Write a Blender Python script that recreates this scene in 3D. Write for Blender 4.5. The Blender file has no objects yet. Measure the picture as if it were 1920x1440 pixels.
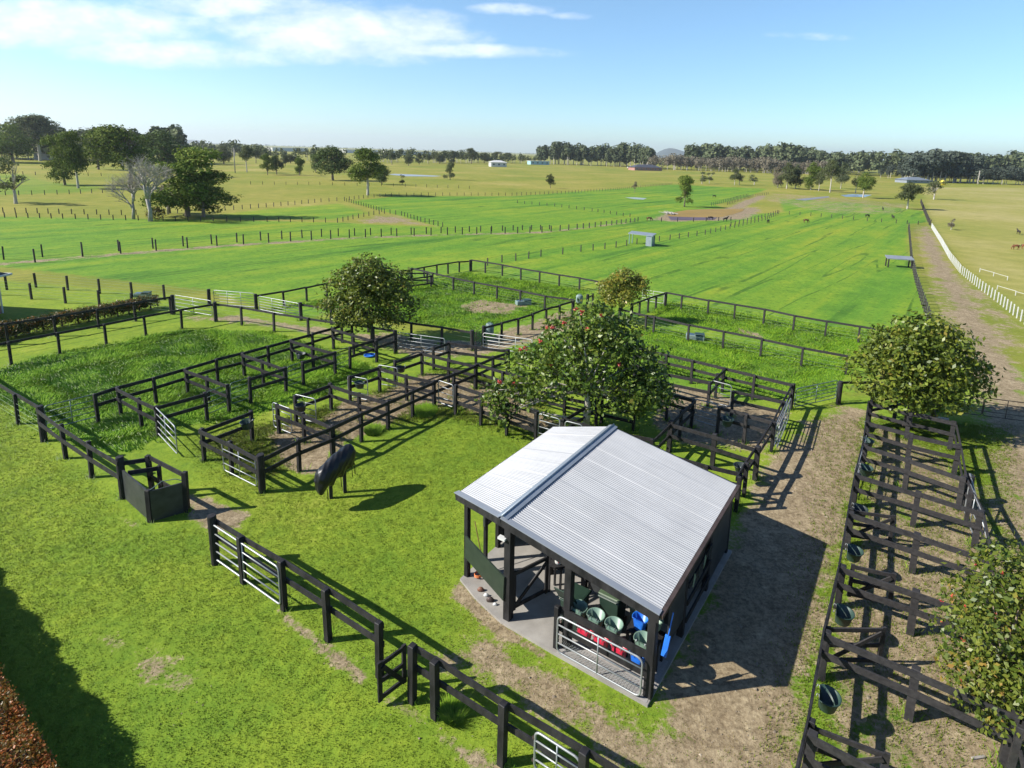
import bpy, math, random
import numpy as np
from mathutils import Vector, Matrix
random.seed(7); rng = np.random.default_rng(7)
PI = math.pi
scene = bpy.context.scene
COL = scene.collection

# ------------------------------------------------------------------ camera model
CAM_H = 12.0
FPX, PPX, PPY = 1097.15, 1028.9, 503.65
PITCH, ROLL = 0.1942, 0.0312
_c, _s = math.cos(PITCH), math.sin(PITCH)
_cr, _sr = math.cos(ROLL), math.sin(ROLL)
FWD = Vector((0, _c, -_s)); _up = Vector((0, _s, _c)); _rt = Vector((1, 0, 0))
RT = _rt * _cr + _up * _sr; UP = -_rt * _sr + _up * _cr
CAMP = Vector((0, 0, CAM_H))

def ray(x, y): return FWD + RT * ((x - PPX) / FPX) - UP * ((y - PPY) / FPX)
def at(x, y, z=0.0):
    d = ray(x, y); t = (z - CAM_H) / d.z
    return CAMP + d * t
def proj(w):
    v = Vector(w) - CAMP; z = v.dot(FWD)
    return (PPX + FPX * v.dot(RT) / z, PPY - FPX * v.dot(UP) / z, z)
def height_of(base, ty):
    lo, hi = 0.0, 80.0
    for _ in range(40):
        m = (lo + hi) / 2
        if proj((base.x, base.y, m))[1] > ty: lo = m
        else: hi = m
    return lo

SUN_EL, SH_AZ = math.radians(35.2), math.radians(79.5)     # shadows fall towards azimuth SH_AZ (from +Y to +X)
SHD = Vector((math.sin(SH_AZ), math.cos(SH_AZ), 0))

# ------------------------------------------------------------------ materials
def newmat(name):
    m = bpy.data.materials.new(name); m.use_nodes = True
    nt = m.node_tree
    return m, nt, nt.nodes['Principled BSDF']
def N(nt, t, **kw):
    n = nt.nodes.new(t)
    for k, v in kw.items():
        if k in n.inputs: n.inputs[k].default_value = v
        else: setattr(n, k, v)
    return n
def L(nt, a, b): nt.links.new(a, b)
def math_node(nt, op, a, b=None, clamp=False):
    n = nt.nodes.new('ShaderNodeMath'); n.operation = op; n.use_clamp = clamp
    for i, v in enumerate((a, b)):
        if v is None: continue
        if isinstance(v, (int, float)): n.inputs[i].default_value = v
        else: L(nt, v, n.inputs[i])
    return n.outputs[0]
def mixc(nt, f, a, b):
    n = nt.nodes.new('ShaderNodeMix'); n.data_type = 'RGBA'
    for s, v in ((0, f), (6, a), (7, b)):
        if isinstance(v, (int, float)): n.inputs[s].default_value = v
        elif isinstance(v, tuple): n.inputs[s].default_value = (*v, 1)
        else: L(nt, v, n.inputs[s])
    return n.outputs[2]
def ramp(nt, fac, stops):
    n = nt.nodes.new('ShaderNodeValToRGB'); cr = n.color_ramp
    while len(cr.elements) < len(stops): cr.elements.new(0.5)
    for e, (p, c) in zip(cr.elements, stops):
        e.position = p; e.color = (*c, 1) if len(c) == 3 else c
    L(nt, fac, n.inputs[0]); return n.outputs[0]
def noise(nt, vec, scale, detail=3, rough=0.55):
    n = N(nt, 'ShaderNodeTexNoise'); n.inputs['Scale'].default_value = scale
    n.inputs['Detail'].default_value = detail; n.inputs['Roughness'].default_value = rough
    if vec is not None: L(nt, vec, n.inputs['Vector'])
    return n.outputs['Fac']
def smooth(nt, v, a, b):
    n = nt.nodes.new('ShaderNodeMapRange'); n.interpolation_type = 'SMOOTHSTEP'
    n.inputs[1].default_value = a; n.inputs[2].default_value = b
    L(nt, v, n.inputs[0]); return n.outputs[0]

def paint(name, c1, c2, rough=0.5, scale=6, metal=0.0, bump=0.0, stretch=None, spec=0.5):
    m, nt, b = newmat(name)
    tc = N(nt, 'ShaderNodeTexCoord').outputs['Object']
    if stretch:
        mp = N(nt, 'ShaderNodeMapping'); L(nt, tc, mp.inputs[0]); mp.inputs['Scale'].default_value = stretch; tc = mp.outputs[0]
    f = noise(nt, tc, scale, 4, 0.6)
    L(nt, ramp(nt, f, [(0.3, c1), (0.7, c2)]), b.inputs['Base Color'])
    b.inputs['Roughness'].default_value = rough; b.inputs['Metallic'].default_value = metal
    b.inputs['Specular IOR Level'].default_value = spec
    if bump:
        bn = N(nt, 'ShaderNodeBump'); bn.inputs['Strength'].default_value = bump; bn.inputs['Distance'].default_value = 0.02
        L(nt, f, bn.inputs['Height']); L(nt, bn.outputs[0], b.inputs['Normal'])
    return m

M = {}
M['wood'] = paint('black_timber', (.006, .006, .007), (.03, .028, .029), .65, 5, bump=.35, stretch=(1, 1, .35), spec=.3)
M['woodgrey'] = paint('weathered_timber', (.018, .017, .018), (.042, .039, .039), .7, 9, bump=.3, spec=.3)
M['farpost'] = paint('far_timber', (.02, .018, .016), (.05, .045, .04), .8, 5)
M['steel'] = paint('galvanised_steel', (.26, .275, .28), (.36, .375, .38), .45, 4, metal=.5)
M['steelgreen'] = paint('green_grey_steel', (.1, .15, .14), (.17, .22, .2), .45, 4, metal=.3)
M['steeldark'] = paint('rusty_steel', (.05, .035, .03), (.1, .07, .06), .6, 4, metal=.4)
M['wire'] = paint('wire', (.16, .22, .14), (.24, .3, .21), .85, 2, spec=.15)
M['white'] = paint('white_paint', (.45, .45, .43), (.6, .6, .58), .6, 5)
M['concrete'] = paint('concrete', (.2, .185, .165), (.31, .29, .26), .85, 1.6, bump=.1)
M['paver'] = paint('paver', (.22, .21, .2), (.33, .31, .29), .85, 14, bump=.2)
M['ridge'] = paint('ridge_cap', (.24, .28, .32), (.31, .35, .39), .4, 3, metal=.4)
M['panelblack'] = paint('black_panel', (.016, .018, .02), (.045, .048, .05), .5, 3, bump=.1)
M['panelgreen'] = paint('dark_green_panel', (.012, .022, .016), (.025, .036, .026), .5, 4)
M['bucketgreen'] = paint('green_plastic', (.02, .045, .036), (.035, .07, .055), .45, 5)
M['bucketlight'] = paint('pale_green_plastic', (.12, .2, .16), (.18, .27, .21), .45, 5)
M['bucketdark'] = paint('dark_plastic', (.012, .02, .02), (.03, .045, .045), .5, 5)
M['red'] = paint('red_plastic', (.55, .02, .05), (.7, .05, .1), .4, 5)
M['blue'] = paint('blue_plastic', (.01, .1, .5), (.03, .2, .7), .4, 5)
M['bin'] = paint('bin_green', (.012, .028, .02), (.02, .045, .03), .45, 4)
M['binlid'] = paint('bin_lid', (.05, .08, .045), (.08, .12, .065), .5, 4)
M['tarp'] = paint('black_tarp', (.006, .007, .008), (.014, .015, .018), .4, 7, bump=1.0, spec=.4)
M['trough'] = paint('grey_green_trough', (.12, .18, .17), (.2, .27, .25), .6, 5)
M['bark'] = paint('bark', (.12, .09, .065), (.26, .2, .15), .9, 7, bump=.5)
M['barkpale'] = paint('pale_bark', (.3, .27, .23), (.5, .46, .4), .85, 4, bump=.4)
M['barkdark'] = paint('dark_bark', (.05, .04, .03), (.11, .09, .07), .9, 6, bump=.4)
M['deadwood'] = paint('dead_wood', (.22, .2, .18), (.4, .37, .34), .9, 3)
M['petal'] = paint('red_petals', (.36, .03, .03), (.5, .07, .05), .5, 4)
M['horse'] = paint('bay_coat', (.09, .03, .014), (.14, .05, .022), .6, 3)
M['horsedark'] = paint('dark_coat', (.014, .01, .008), (.03, .02, .015), .6, 3)
M['horsered'] = paint('chestnut_coat', (.16, .055, .022), (.22, .08, .035), .6, 3)
M['mane'] = paint('mane', (.01, .008, .007), (.02, .015, .012), .7, 3)
M['brick'] = paint('red_brick', (.28, .14, .12), (.35, .19, .16), .8, 1)
M['darkroof'] = paint('dark_roof', (.045, .05, .065), (.07, .075, .09), .6, 1)
M['glass'] = paint('window_glass', (.03, .05, .07), (.06, .09, .12), .15, 1)
M['cyan'] = paint('pale_blue_wall', (.24, .44, .52), (.32, .5, .56), .6, 1)
M['greyroof'] = paint('grey_roof', (.17, .19, .22), (.23, .25, .28), .5, 1)
M['yellow'] = paint('yellow_paint', (.7, .55, .03), (.8, .65, .06), .5, 1)
M['rope'] = paint('orange_hose', (.5, .14, .04), (.65, .2, .06), .6, 5)
M['rust'] = paint('brown_leather', (.12, .05, .03), (.2, .09, .05), .6, 5)

def roof_mat():
    m, nt, b = newmat('zincalume_roof')
    tc = N(nt, 'ShaderNodeTexCoord').outputs['Object']
    f = noise(nt, tc, 0.8, 5, .6); g = noise(nt, tc, 30, 2)
    mp = N(nt, 'ShaderNodeMapping'); mp.inputs['Scale'].default_value = (.5, 7, 1); L(nt, tc, mp.inputs[0]); h = noise(nt, mp.outputs[0], 1.3, 4, .6)
    v = math_node(nt, 'ADD', math_node(nt, 'MULTIPLY', f, .45), math_node(nt, 'ADD', math_node(nt, 'MULTIPLY', g, .15), math_node(nt, 'MULTIPLY', h, .4)))
    L(nt, ramp(nt, v, [(.32, (.33, .335, .34)), (.5, (.395, .4, .405)), (.66, (.44, .445, .45))]), b.inputs['Base Color'])
    b.inputs['Metallic'].default_value = .15; b.inputs['Roughness'].default_value = .5
    return m
M['roof'] = roof_mat()

def leaf_mat(name, c1, c2, c3, c4=None, trans=.3, vs=.5, rough=.42, upmix=0.0, c4p=.9):
    m, nt, b = newmat(name)
    geo = N(nt, 'ShaderNodeNewGeometry'); oi = N(nt, 'ShaderNodeObjectInfo')
    r = geo.outputs['Random Per Island']
    n = noise(nt, geo.outputs['Position'], vs, 3)
    v = math_node(nt, 'ADD', math_node(nt, 'MULTIPLY', r, .55), math_node(nt, 'MULTIPLY', math_node(nt, 'SUBTRACT', n, .22), .8), True)
    st = [(.12, c1), (.5, c2), (.85, c3)]
    if c4: st = [(.12, c1), (.45, c2), (c4p - .12, c3), (c4p, c4)]
    colr = ramp(nt, v, st)
    hsv = N(nt, 'ShaderNodeHueSaturation'); L(nt, colr, hsv.inputs['Color'])
    L(nt, math_node(nt, 'ADD', .85, math_node(nt, 'MULTIPLY', oi.outputs['Random'], .3)), hsv.inputs['Value'])
    colr = hsv.outputs[0]
    L(nt, colr, b.inputs['Base Color']); b.inputs['Roughness'].default_value = rough
    b.inputs['Specular IOR Level'].default_value = .35 if rough < .7 else .1
    tr = N(nt, 'ShaderNodeBsdfTranslucent'); L(nt, colr, tr.inputs[0])
    mx = N(nt, 'ShaderNodeMixShader'); mx.inputs[0].default_value = trans
    L(nt, b.outputs[0], mx.inputs[1]); L(nt, tr.outputs[0], mx.inputs[2])
    L(nt, mx.outputs[0], nt.nodes['Material Output'].inputs[0])
    if upmix:
        va = N(nt, 'ShaderNodeMix'); va.data_type = 'VECTOR'; va.inputs[0].default_value = upmix
        L(nt, geo.outputs['Normal'], va.inputs[4]); va.inputs[5].default_value = (0, 0, 1)
        vn = N(nt, 'ShaderNodeVectorMath'); vn.operation = 'NORMALIZE'; L(nt, va.outputs[1], vn.inputs[0])
        L(nt, vn.outputs[0], b.inputs['Normal']); L(nt, vn.outputs[0], tr.inputs['Normal'])
    return m
M['leafbig'] = leaf_mat('glossy_leaves', (.03, .065, .007), (.08, .13, .015), (.165, .215, .03), (.22, .2, .045), vs=.8)
M['leafmid'] = leaf_mat('mixed_leaves', (.04, .075, .008), (.11, .15, .018), (.21, .25, .03), (.25, .2, .04), vs=1.0, c4p=.84)
M['leafyellow'] = leaf_mat('yellow_leaves', (.08, .1, .012), (.17, .19, .025), (.28, .26, .04), (.4, .24, .05), vs=1.0, c4p=.85)
M['leafbush'] = leaf_mat('bush_leaves', (.035, .065, .008), (.085, .12, .016), (.18, .2, .03), (.3, .18, .045), vs=1.2, c4p=.88)
M['leafred'] = leaf_mat('red_tip_leaves', (.06, .075, .01), (.19, .12, .02), (.4, .13, .03), (.5, .16, .05), vs=2.5, c4p=.8)
M['leafredgreen'] = leaf_mat('red_tip_bush', (.03, .05, .01), (.055, .085, .015), (.16, .1, .02), (.42, .16, .03), vs=2.2, c4p=.8)
M['leafdark'] = leaf_mat('dark_foliage', (.032, .058, .018), (.068, .105, .03), (.125, .16, .05), vs=.25, trans=.15, rough=.85)
M['leafeuc'] = leaf_mat('eucalypt_foliage', (.045, .062, .025), (.09, .11, .045), (.16, .175, .08), vs=.25, trans=.2, rough=.85)
M['leafgreen'] = leaf_mat('green_foliage', (.05, .09, .014), (.11, .16, .028), (.2, .24, .05), vs=.25, trans=.2, rough=.85)
M['leafwood'] = leaf_mat('forest_foliage', (.05, .068, .036), (.09, .112, .055), (.14, .16, .08), vs=.06, trans=.1, rough=.85)
M['leafbrown'] = leaf_mat('brown_foliage', (.1, .088, .06), (.17, .15, .105), (.25, .22, .155), vs=.08, trans=.1, rough=.85)
M['leafpine'] = leaf_mat('pine_foliage', (.032, .042, .034), (.052, .066, .05), (.085, .1, .07), vs=.08, trans=.08, rough=.85)
M['lush'] = leaf_mat('lush_grass', (.11, .26, .012), (.26, .47, .025), (.44, .62, .07), vs=.9, trans=.45, upmix=.6)
M['lawnblade'] = leaf_mat('lawn_grass', (.175, .265, .016), (.21, .295, .018), (.255, .315, .03), vs=.3, trans=.4, upmix=.75)
M['fieldblade'] = leaf_mat('field_grass', (.16, .32, .015), (.23, .38, .018), (.33, .42, .025), vs=.12, trans=.45, upmix=.85)
M['dryblade'] = leaf_mat('dry_grass', (.17, .14, .05), (.26, .2, .08), (.34, .27, .12), vs=.7, trans=.3, upmix=.7)

# ------------------------------------------------------------------ mesh builder
class MB:
    def __init__(s): s.v = []; s.f = []
    def add(s, vs, fs):
        o = len(s.v); s.v += [tuple(p) for p in vs]; s.f += [tuple(i + o for i in f) for f in fs]; return s
    def box(s, c, sx, sy, sz, rz=0.0):
        cx, cy, cz = c; ca, sa = math.cos(rz), math.sin(rz); vs = []
        for dz in (-.5, .5):
            for dx, dy in ((-.5, -.5), (.5, -.5), (.5, .5), (-.5, .5)):
                x, y = dx * sx, dy * sy; vs.append((cx + x * ca - y * sa, cy + x * sa + y * ca, cz + dz * sz))
        return s.add(vs, [(0, 3, 2, 1), (4, 5, 6, 7), (0, 1, 5, 4), (1, 2, 6, 5), (2, 3, 7, 6), (3, 0, 4, 7)])
    def beam(s, a, b, w, h, up=(0, 0, 1)):            # w across, h along up
        a = Vector(a); b = Vector(b); d = (b - a).normalized(); up = Vector(up)
        x = d.cross(up)
        if x.length < 1e-4: x = d.cross(Vector((1, 0, 0)))
        x.normalize(); u = x.cross(d).normalized(); vs = []
        for p in (a, b):
            for i, j in ((-1, -1), (1, -1), (1, 1), (-1, 1)): vs.append(p + x * (i * w / 2) + u * (j * h / 2))
        return s.add(vs, [(0, 1, 2, 3), (7, 6, 5, 4), (0, 4, 5, 1), (1, 5, 6, 2), (2, 6, 7, 3), (3, 7, 4, 0)])
    def tube(s, pts, r, n=6, cap=True):
        pts = [Vector(p) for p in pts]; rs = r if isinstance(r, (list, tuple)) else [r] * len(pts); o = len(s.v)
        ref = None
        for i, p in enumerate(pts):
            d = (pts[min(i + 1, len(pts) - 1)] - pts[max(i - 1, 0)]).normalized()
            if ref is None: ref = d.cross(Vector((0, 0, 1)) if abs(d.z) < .9 else Vector((1, 0, 0))).normalized()
            ref = (ref - d * ref.dot(d)).normalized(); u = d.cross(ref)
            for k in range(n):
                t = 2 * PI * k / n; s.v.append(tuple(p + ref * (math.cos(t) * rs[i]) + u * (math.sin(t) * rs[i])))
        for i in range(len(pts) - 1):
            for k in range(n):
                k2 = (k + 1) % n; s.f.append((o + i * n + k, o + i * n + k2, o + (i + 1) * n + k2, o + (i + 1) * n + k))
        if cap:
            s.f.append(tuple(o + k for k in reversed(range(n)))); s.f.append(tuple(o + (len(pts) - 1) * n + k for k in range(n)))
        return s
    def lathe(s, c, prof, n=16, sx=1.0, sy=1.0, rz=0.0, flat=None):
        o = len(s.v); ca, sa = math.cos(rz), math.sin(rz)
        for r, z in prof:
            for k in range(n):
                t = 2 * PI * k / n; x, y = r * math.cos(t) * sx, r * math.sin(t) * sy
                if flat is not None: y = max(y, -flat)
                s.v.append((c[0] + x * ca - y * sa, c[1] + x * sa + y * ca, c[2] + z))
        for i in range(len(prof) - 1):
            for k in range(n):
                k2 = (k + 1) % n; s.f.append((o + i * n + k, o + i * n + k2, o + (i + 1) * n + k2, o + (i + 1) * n + k))
        return s
    def mesh(s, name):
        me = bpy.data.meshes.new(name); me.from_pydata(s.v, [], s.f); me.update(); return me
    def build(s, name, mat, parent=None, smooth=False, bevel=0.0):
        return link_mesh(name, s.mesh(name), mat, parent, smooth, bevel)

def link_mesh(name, me, mat, parent=None, smooth=False, bevel=0.0):
    if mat is not None and not me.materials: me.materials.append(mat if not isinstance(mat, str) else M[mat])
    o = bpy.data.objects.new(name, me); COL.objects.link(o)
    if parent is not None: o.parent = parent
    if smooth: me.shade_smooth()
    if bevel:
        b = o.modifiers.new('bevel', 'BEVEL'); b.width = bevel; b.segments = 1; b.limit_method = 'ANGLE'
    return o
def tag(o, label=None, cat=None, group=None, kind=None):
    if label: o['label'] = label
    if cat: o['category'] = cat
    if group: o['group'] = group
    if kind: o['kind'] = kind
    return o
def thing(name, loc, label, cat, group=None, rz=0.0):
    o = bpy.data.objects.new(name, None); COL.objects.link(o); o.empty_display_size = .2
    o.location = loc; o.rotation_euler = (0, 0, rz); return tag(o, label, cat, group)
def nmesh(name, V, F, per=4):
    """fast mesh from numpy arrays: V (n,3), F (m,per)"""
    me = bpy.data.meshes.new(name); me.vertices.add(len(V)); me.vertices.foreach_set('co', V.astype(np.float32).ravel())
    m = len(F); me.loops.add(m * per); me.loops.foreach_set('vertex_index', F.astype(np.int32).ravel())
    me.polygons.add(m); me.polygons.foreach_set('loop_start', np.arange(0, m * per, per, dtype=np.int32))
    me.polygons.foreach_set('loop_total', np.full(m, per, dtype=np.int32)); me.update(calc_edges=True); return me

# ------------------------------------------------------------------ world, sun, camera
world = bpy.data.worlds.new('World'); scene.world = world; world.use_nodes = True
wn = world.node_tree; bg = wn.nodes['Background']
sky = wn.nodes.new('ShaderNodeTexSky'); sky.sky_type = 'NISHITA'; sky.sun_disc = False
sky.sun_elevation = SUN_EL; sky.sun_rotation = SH_AZ + PI; sky.altitude = 0; sky.air_density = 1.0; sky.dust_density = .3; sky.ozone_density = 3.0
def build_world():
    nt = wn
    d = N(nt, 'ShaderNodeTexCoord').outputs['Generated']
    sp = N(nt, 'ShaderNodeSeparateXYZ'); L(nt, d, sp.inputs[0])
    yy = math_node(nt, 'MAXIMUM', sp.outputs[1], .02)
    X = math_node(nt, 'DIVIDE', sp.outputs[0], yy); Z = math_node(nt, 'DIVIDE', sp.outputs[2], yy)
    mask = None
    for (px, py, rx, ry, w) in ((90, 42, 380, 52, 1.1), (320, 98, 260, 34, .9), (640, 62, 300, 62, 1.05), (790, 92, 300, 18, .9), (960, 18, 90, 14, .75), (1065, 30, 50, 9, .5), (1530, 68, 110, 9, .42), (450, 10, 260, 30, .9)):
        r = ray(px, py); cx, cz = r.x / r.y, r.z / r.y
        a = math_node(nt, 'POWER', math_node(nt, 'ABSOLUTE', math_node(nt, 'DIVIDE', math_node(nt, 'SUBTRACT', X, cx), rx / FPX)), 2.0)
        b = math_node(nt, 'POWER', math_node(nt, 'ABSOLUTE', math_node(nt, 'DIVIDE', math_node(nt, 'SUBTRACT', Z, cz), ry / FPX)), 2.0)
        g = math_node(nt, 'MULTIPLY', math_node(nt, 'SUBTRACT', 1.0, math_node(nt, 'ADD', a, b), True), w)
        mask = g if mask is None else math_node(nt, 'MAXIMUM', mask, g)
    cv = N(nt, 'ShaderNodeCombineXYZ'); L(nt, X, cv.inputs[0]); L(nt, math_node(nt, 'MULTIPLY', Z, 2.4), cv.inputs[2])
    n1 = noise(nt, cv.outputs[0], 8.0, 8, .6); n2 = noise(nt, cv.outputs[0], 24, 6, .62)
    nn = math_node(nt, 'ADD', math_node(nt, 'MULTIPLY', n1, .62), math_node(nt, 'MULTIPLY', n2, .38))
    v = math_node(nt, 'ADD', math_node(nt, 'MULTIPLY', mask, .8), math_node(nt, 'MULTIPLY', math_node(nt, 'SUBTRACT', nn, .5), 2.0))
    front = smooth(nt, sp.outputs[1], .02, .3)
    v = math_node(nt, 'MULTIPLY', math_node(nt, 'MULTIPLY', smooth(nt, v, .05, .95), front), .88)
    v = math_node(nt, 'MULTIPLY', v, smooth(nt, mask, 0.0, .25))
    shade = noise(nt, cv.outputs[0], 11.0, 6, .6)
    cc = mixc(nt, smooth(nt, shade, .35, .65), (5.6, 6.5, 8.4), (7.9, 8.3, 9.2))
    hs = N(nt, 'ShaderNodeHueSaturation'); hs.inputs['Saturation'].default_value = 1.12; hs.inputs['Value'].default_value = 1.08
    L(nt, sky.outputs[0], hs.inputs['Color'])
    tint = N(nt, 'ShaderNodeMix'); tint.data_type = 'RGBA'; tint.blend_type = 'MULTIPLY'; tint.inputs[0].default_value = 1; L(nt, hs.outputs[0], tint.inputs[6]); L(nt, ramp(nt, sp.outputs[2], [(.0, (.82, 1.04, 1.22)), (.1, (.9, 1.05, 1.16)), (.27, (1.2, 1.2, 1.14)), (.45, (.62, .68, .8)), (1.0, (.5, .56, .68))]), tint.inputs[7])  # sky tinted by height; darkened above the view to deepen the shadows
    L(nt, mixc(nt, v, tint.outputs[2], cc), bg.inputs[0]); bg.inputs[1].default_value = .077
build_world()
sun = bpy.data.lights.new('sun', 'SUN'); sun.energy = 4.4; sun.angle = math.radians(.5); sun.color = (1, .955, .87)
so = bpy.data.objects.new('sun', sun); COL.objects.link(so); so.location = (-40, -10, 40)
sund = -(SHD * math.cos(SUN_EL)) + Vector((0, 0, math.sin(SUN_EL)))
so.rotation_euler = sund.to_track_quat('Z', 'Y').to_euler()
cam = bpy.data.cameras.new('camera'); co = bpy.data.objects.new('camera', cam); COL.objects.link(co); scene.camera = co
mt = Matrix((RT, UP, -FWD)).transposed().to_4x4(); mt.translation = CAMP; co.matrix_world = mt
cam.sensor_fit = 'HORIZONTAL'; cam.sensor_width = 36; cam.lens = 36 * FPX / 1920
cam.shift_x = (960 - PPX) / 1920; cam.shift_y = (PPY - 720) / 1920
cam.clip_start = .1; cam.clip_end = 40000
vs = scene.view_settings; vs.view_transform = 'Standard'; vs.look = 'None'; vs.exposure = 1.06; vs.gamma = 1
# ------------------------------------------------------------------ ground
def P2(pts): return np.array([tuple(at(x, y))[:2] for x, y in pts])
def sdist(poly, X, Y):
    """signed distance (positive inside) of points to a world polygon"""
    n = len(poly); d2 = np.full(X.shape, 1e18); ins = np.zeros(X.shape, bool)
    for i in range(n):
        ax, ay = poly[i]; bx, by = poly[(i + 1) % n]; ex, ey = bx - ax, by - ay
        t = np.clip(((X - ax) * ex + (Y - ay) * ey) / (ex * ex + ey * ey + 1e-12), 0, 1)
        d2 = np.minimum(d2, (X - ax - t * ex) ** 2 + (Y - ay - t * ey) ** 2)
        c = (ay > Y) != (by > Y)
        if ey != 0: ins ^= c & (X < (bx - ax) * (Y - ay) / ey + ax)
    return np.where(ins, 1, -1) * np.sqrt(d2)

LAWN = [([(-3000, 640), (0, 525), (330, 555), (640, 600), (900, 640), (1200, 700), (1500, 740), (1640, 740), (1800, 640), (1930, 700), (2600, 900), (3500, 2500), (-3500, 2500)], 2, 1)]
CROP = [([(-500, 450), (0, 406), (330, 411), (640, 417), (700, 421), (820, 425), (741, 402), (655, 378), (745, 368), (960, 368), (1260, 346), (1440, 354), (1400, 370), (1340, 384), (1400, 402), (1470, 398), (1460, 372), (1600, 380), (1735, 396), (1738, 417), (1703, 420), (1704, 470), (1738, 580), (1760, 640), (1600, 735), (1490, 760), (1250, 740), (1000, 700), (900, 640), (760, 560), (560, 600), (390, 545), (0, 500), (-500, 470)], 2.5, 1),
        ([(300, 410), (480, 391), (650, 378), (718, 400), (640, 416)], 4, .62),
        ([(-300, 330), (60, 322), (130, 340), (240, 350), (200, 362), (-200, 375)], 6, .52)]
LUSH = [([(-60, 735), (20, 688), (110, 662), (200, 648), (345, 618), (500, 622), (600, 655), (700, 690), (735, 690), (620, 735), (500, 770), (400, 790), (330, 800), (240, 848), (150, 838), (76, 790), (0, 745)], .6, 1),
        ([(482, 584), (620, 560), (700, 545), (770, 535), (880, 512), (1110, 545), (1065, 565), (960, 605), (880, 620), (760, 606), (565, 572)], 1, .82),
        ([(1200, 612), (1595, 676), (1575, 735), (1490, 755), (1250, 700), (1210, 660)], 1, .85),
        ([(1250, 565), (1640, 625), (1600, 668), (1220, 596)], 1, .75)]
DIRT = [([(880, 1120), (950, 1180), (1050, 1238), (1210, 1330), (1420, 1290), (1600, 1440), (1700, 1600), (1150, 1500), (1060, 1395), (960, 1330), (800, 1240), (860, 1190), (900, 1160)], .9, .72),
        ([(1500, 790), (1580, 762), (1640, 770), (1610, 900), (1590, 1050), (1545, 1200), (1500, 1440), (1300, 1500), (1230, 1360), (1222, 1318), (1335, 1050), (1400, 940), (1440, 860)], .9, .86),
        ([(1640, 790), (1780, 860), (1860, 960), (1960, 1160), (1960, 1500), (1500, 1500), (1560, 1180), (1600, 960)], .6, .72),
        ([(1722, 425), (1742, 424), (1800, 520), (1860, 600), (1915, 680), (1990, 800), (2050, 1100), (1870, 1100), (1850, 930), (1840, 800), (1810, 670), (1760, 545), (1728, 470)], 1.6, .84),
        ([(1703, 421), (1745, 424), (1795, 500), (1930, 612), (1930, 760), (1790, 700), (1742, 590)], 1.2, .5),
        ([(350, 925), (440, 950), (470, 965), (450, 990), (405, 1003), (375, 992), (350, 965)], .35, .9),
        ([(500, 815), (560, 790), (650, 825), (640, 860), (600, 890), (560, 888), (520, 860)], .4, 1.0),
        ([(600, 790), (640, 750), (700, 735), (780, 765), (700, 815), (650, 830)], .4, .88),
        ([(700, 745), (790, 700), (850, 700), (960, 740), (1060, 800), (1000, 815), (860, 765), (760, 765)], .5, .95),
        ([(-70, 497), (155, 479), (407, 459), (655, 444), (839, 438.3), (1016, 434), (1190, 415), (1190, 417.5), (1016, 438), (839, 442), (655, 449), (407, 465), (155, 486), (-70, 504)], .6, .62),
        ([(150, 1190), (190, 1165), (260, 1185), (310, 1210), (395, 1255), (375, 1290), (320, 1315), (250, 1300), (225, 1255), (170, 1235)], .8, .66),
        ([(1040, 585), (1095, 583), (1070, 618), (990, 645), (900, 668), (800, 672), (700, 650), (640, 622), (760, 628), (900, 640), (960, 615)], .8, .78),
        ([(450, 590), (640, 618), (640, 632), (560, 622), (404, 604), (340, 603), (345, 590), (400, 592)], .6, .66),
        ([(510, 1130), (560, 1165), (620, 1205), (700, 1262), (680, 1285), (600, 1230), (530, 1165)], .25, .78),
        ([(715, 1300), (790, 1335), (840, 1375), (960, 1440), (900, 1460), (820, 1400), (740, 1330)], .3, .75),
        ([(860, 572), (900, 560), (990, 572), (960, 590), (880, 588)], .7, .75),
        ([(650, 418), (700, 404), (745, 403), (825, 425), (740, 421)], 2.5, .62),
        ([(1230, 720), (1330, 730), (1480, 775), (1440, 850), (1270, 830), (1220, 790)], .5, .78),
        ([(350, 880), (300, 990), (250, 1000), (200, 960), (290, 985), (345, 965)], .25, .55),
        ([(1540, 400), (1700, 404), (1730, 385), (1600, 372), (1440, 360), (1400, 372)], 5, .46),
        ([(1336, 400), (1400, 374), (1425, 366), (1440, 368), (1380, 398)], 2, .9),
        ([(1215, 412), (1245, 400), (1420, 388), (1430, 395), (1400, 412), (1260, 416)], 2, .8),
        ([(1380, 610), (1440, 630), (1435, 640), (1370, 620)], .4, .6),
        ([(860, 1090), (950, 1172), (1040, 1228), (1010, 1240), (920, 1190), (850, 1120)], .3, .95)]
DRYP = [([(1745, 424), (1925, 600), (2600, 900), (2600, 360), (1730, 350)], 4, 1)]
def wpolys(lst): return [(P2(p), s, m) for p, s, m in lst]
LAWN, CROP, LUSH, DIRT, DRYP = map(wpolys, (LAWN, CROP, LUSH, DIRT, DRYP))
def weight(lst, X, Y):
    w = np.zeros(X.shape)
    for poly, soft, m in lst:
        x0, y0 = poly.min(0) - soft; x1, y1 = poly.max(0) + soft
        k = (X > x0) & (X < x1) & (Y > y0) & (Y < y1)
        if k.any():
            d = sdist(poly, X[k], Y[k]); w[k] = np.maximum(w[k], m * np.clip(d / soft * .5 + .5, 0, 1))
    return w

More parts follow.
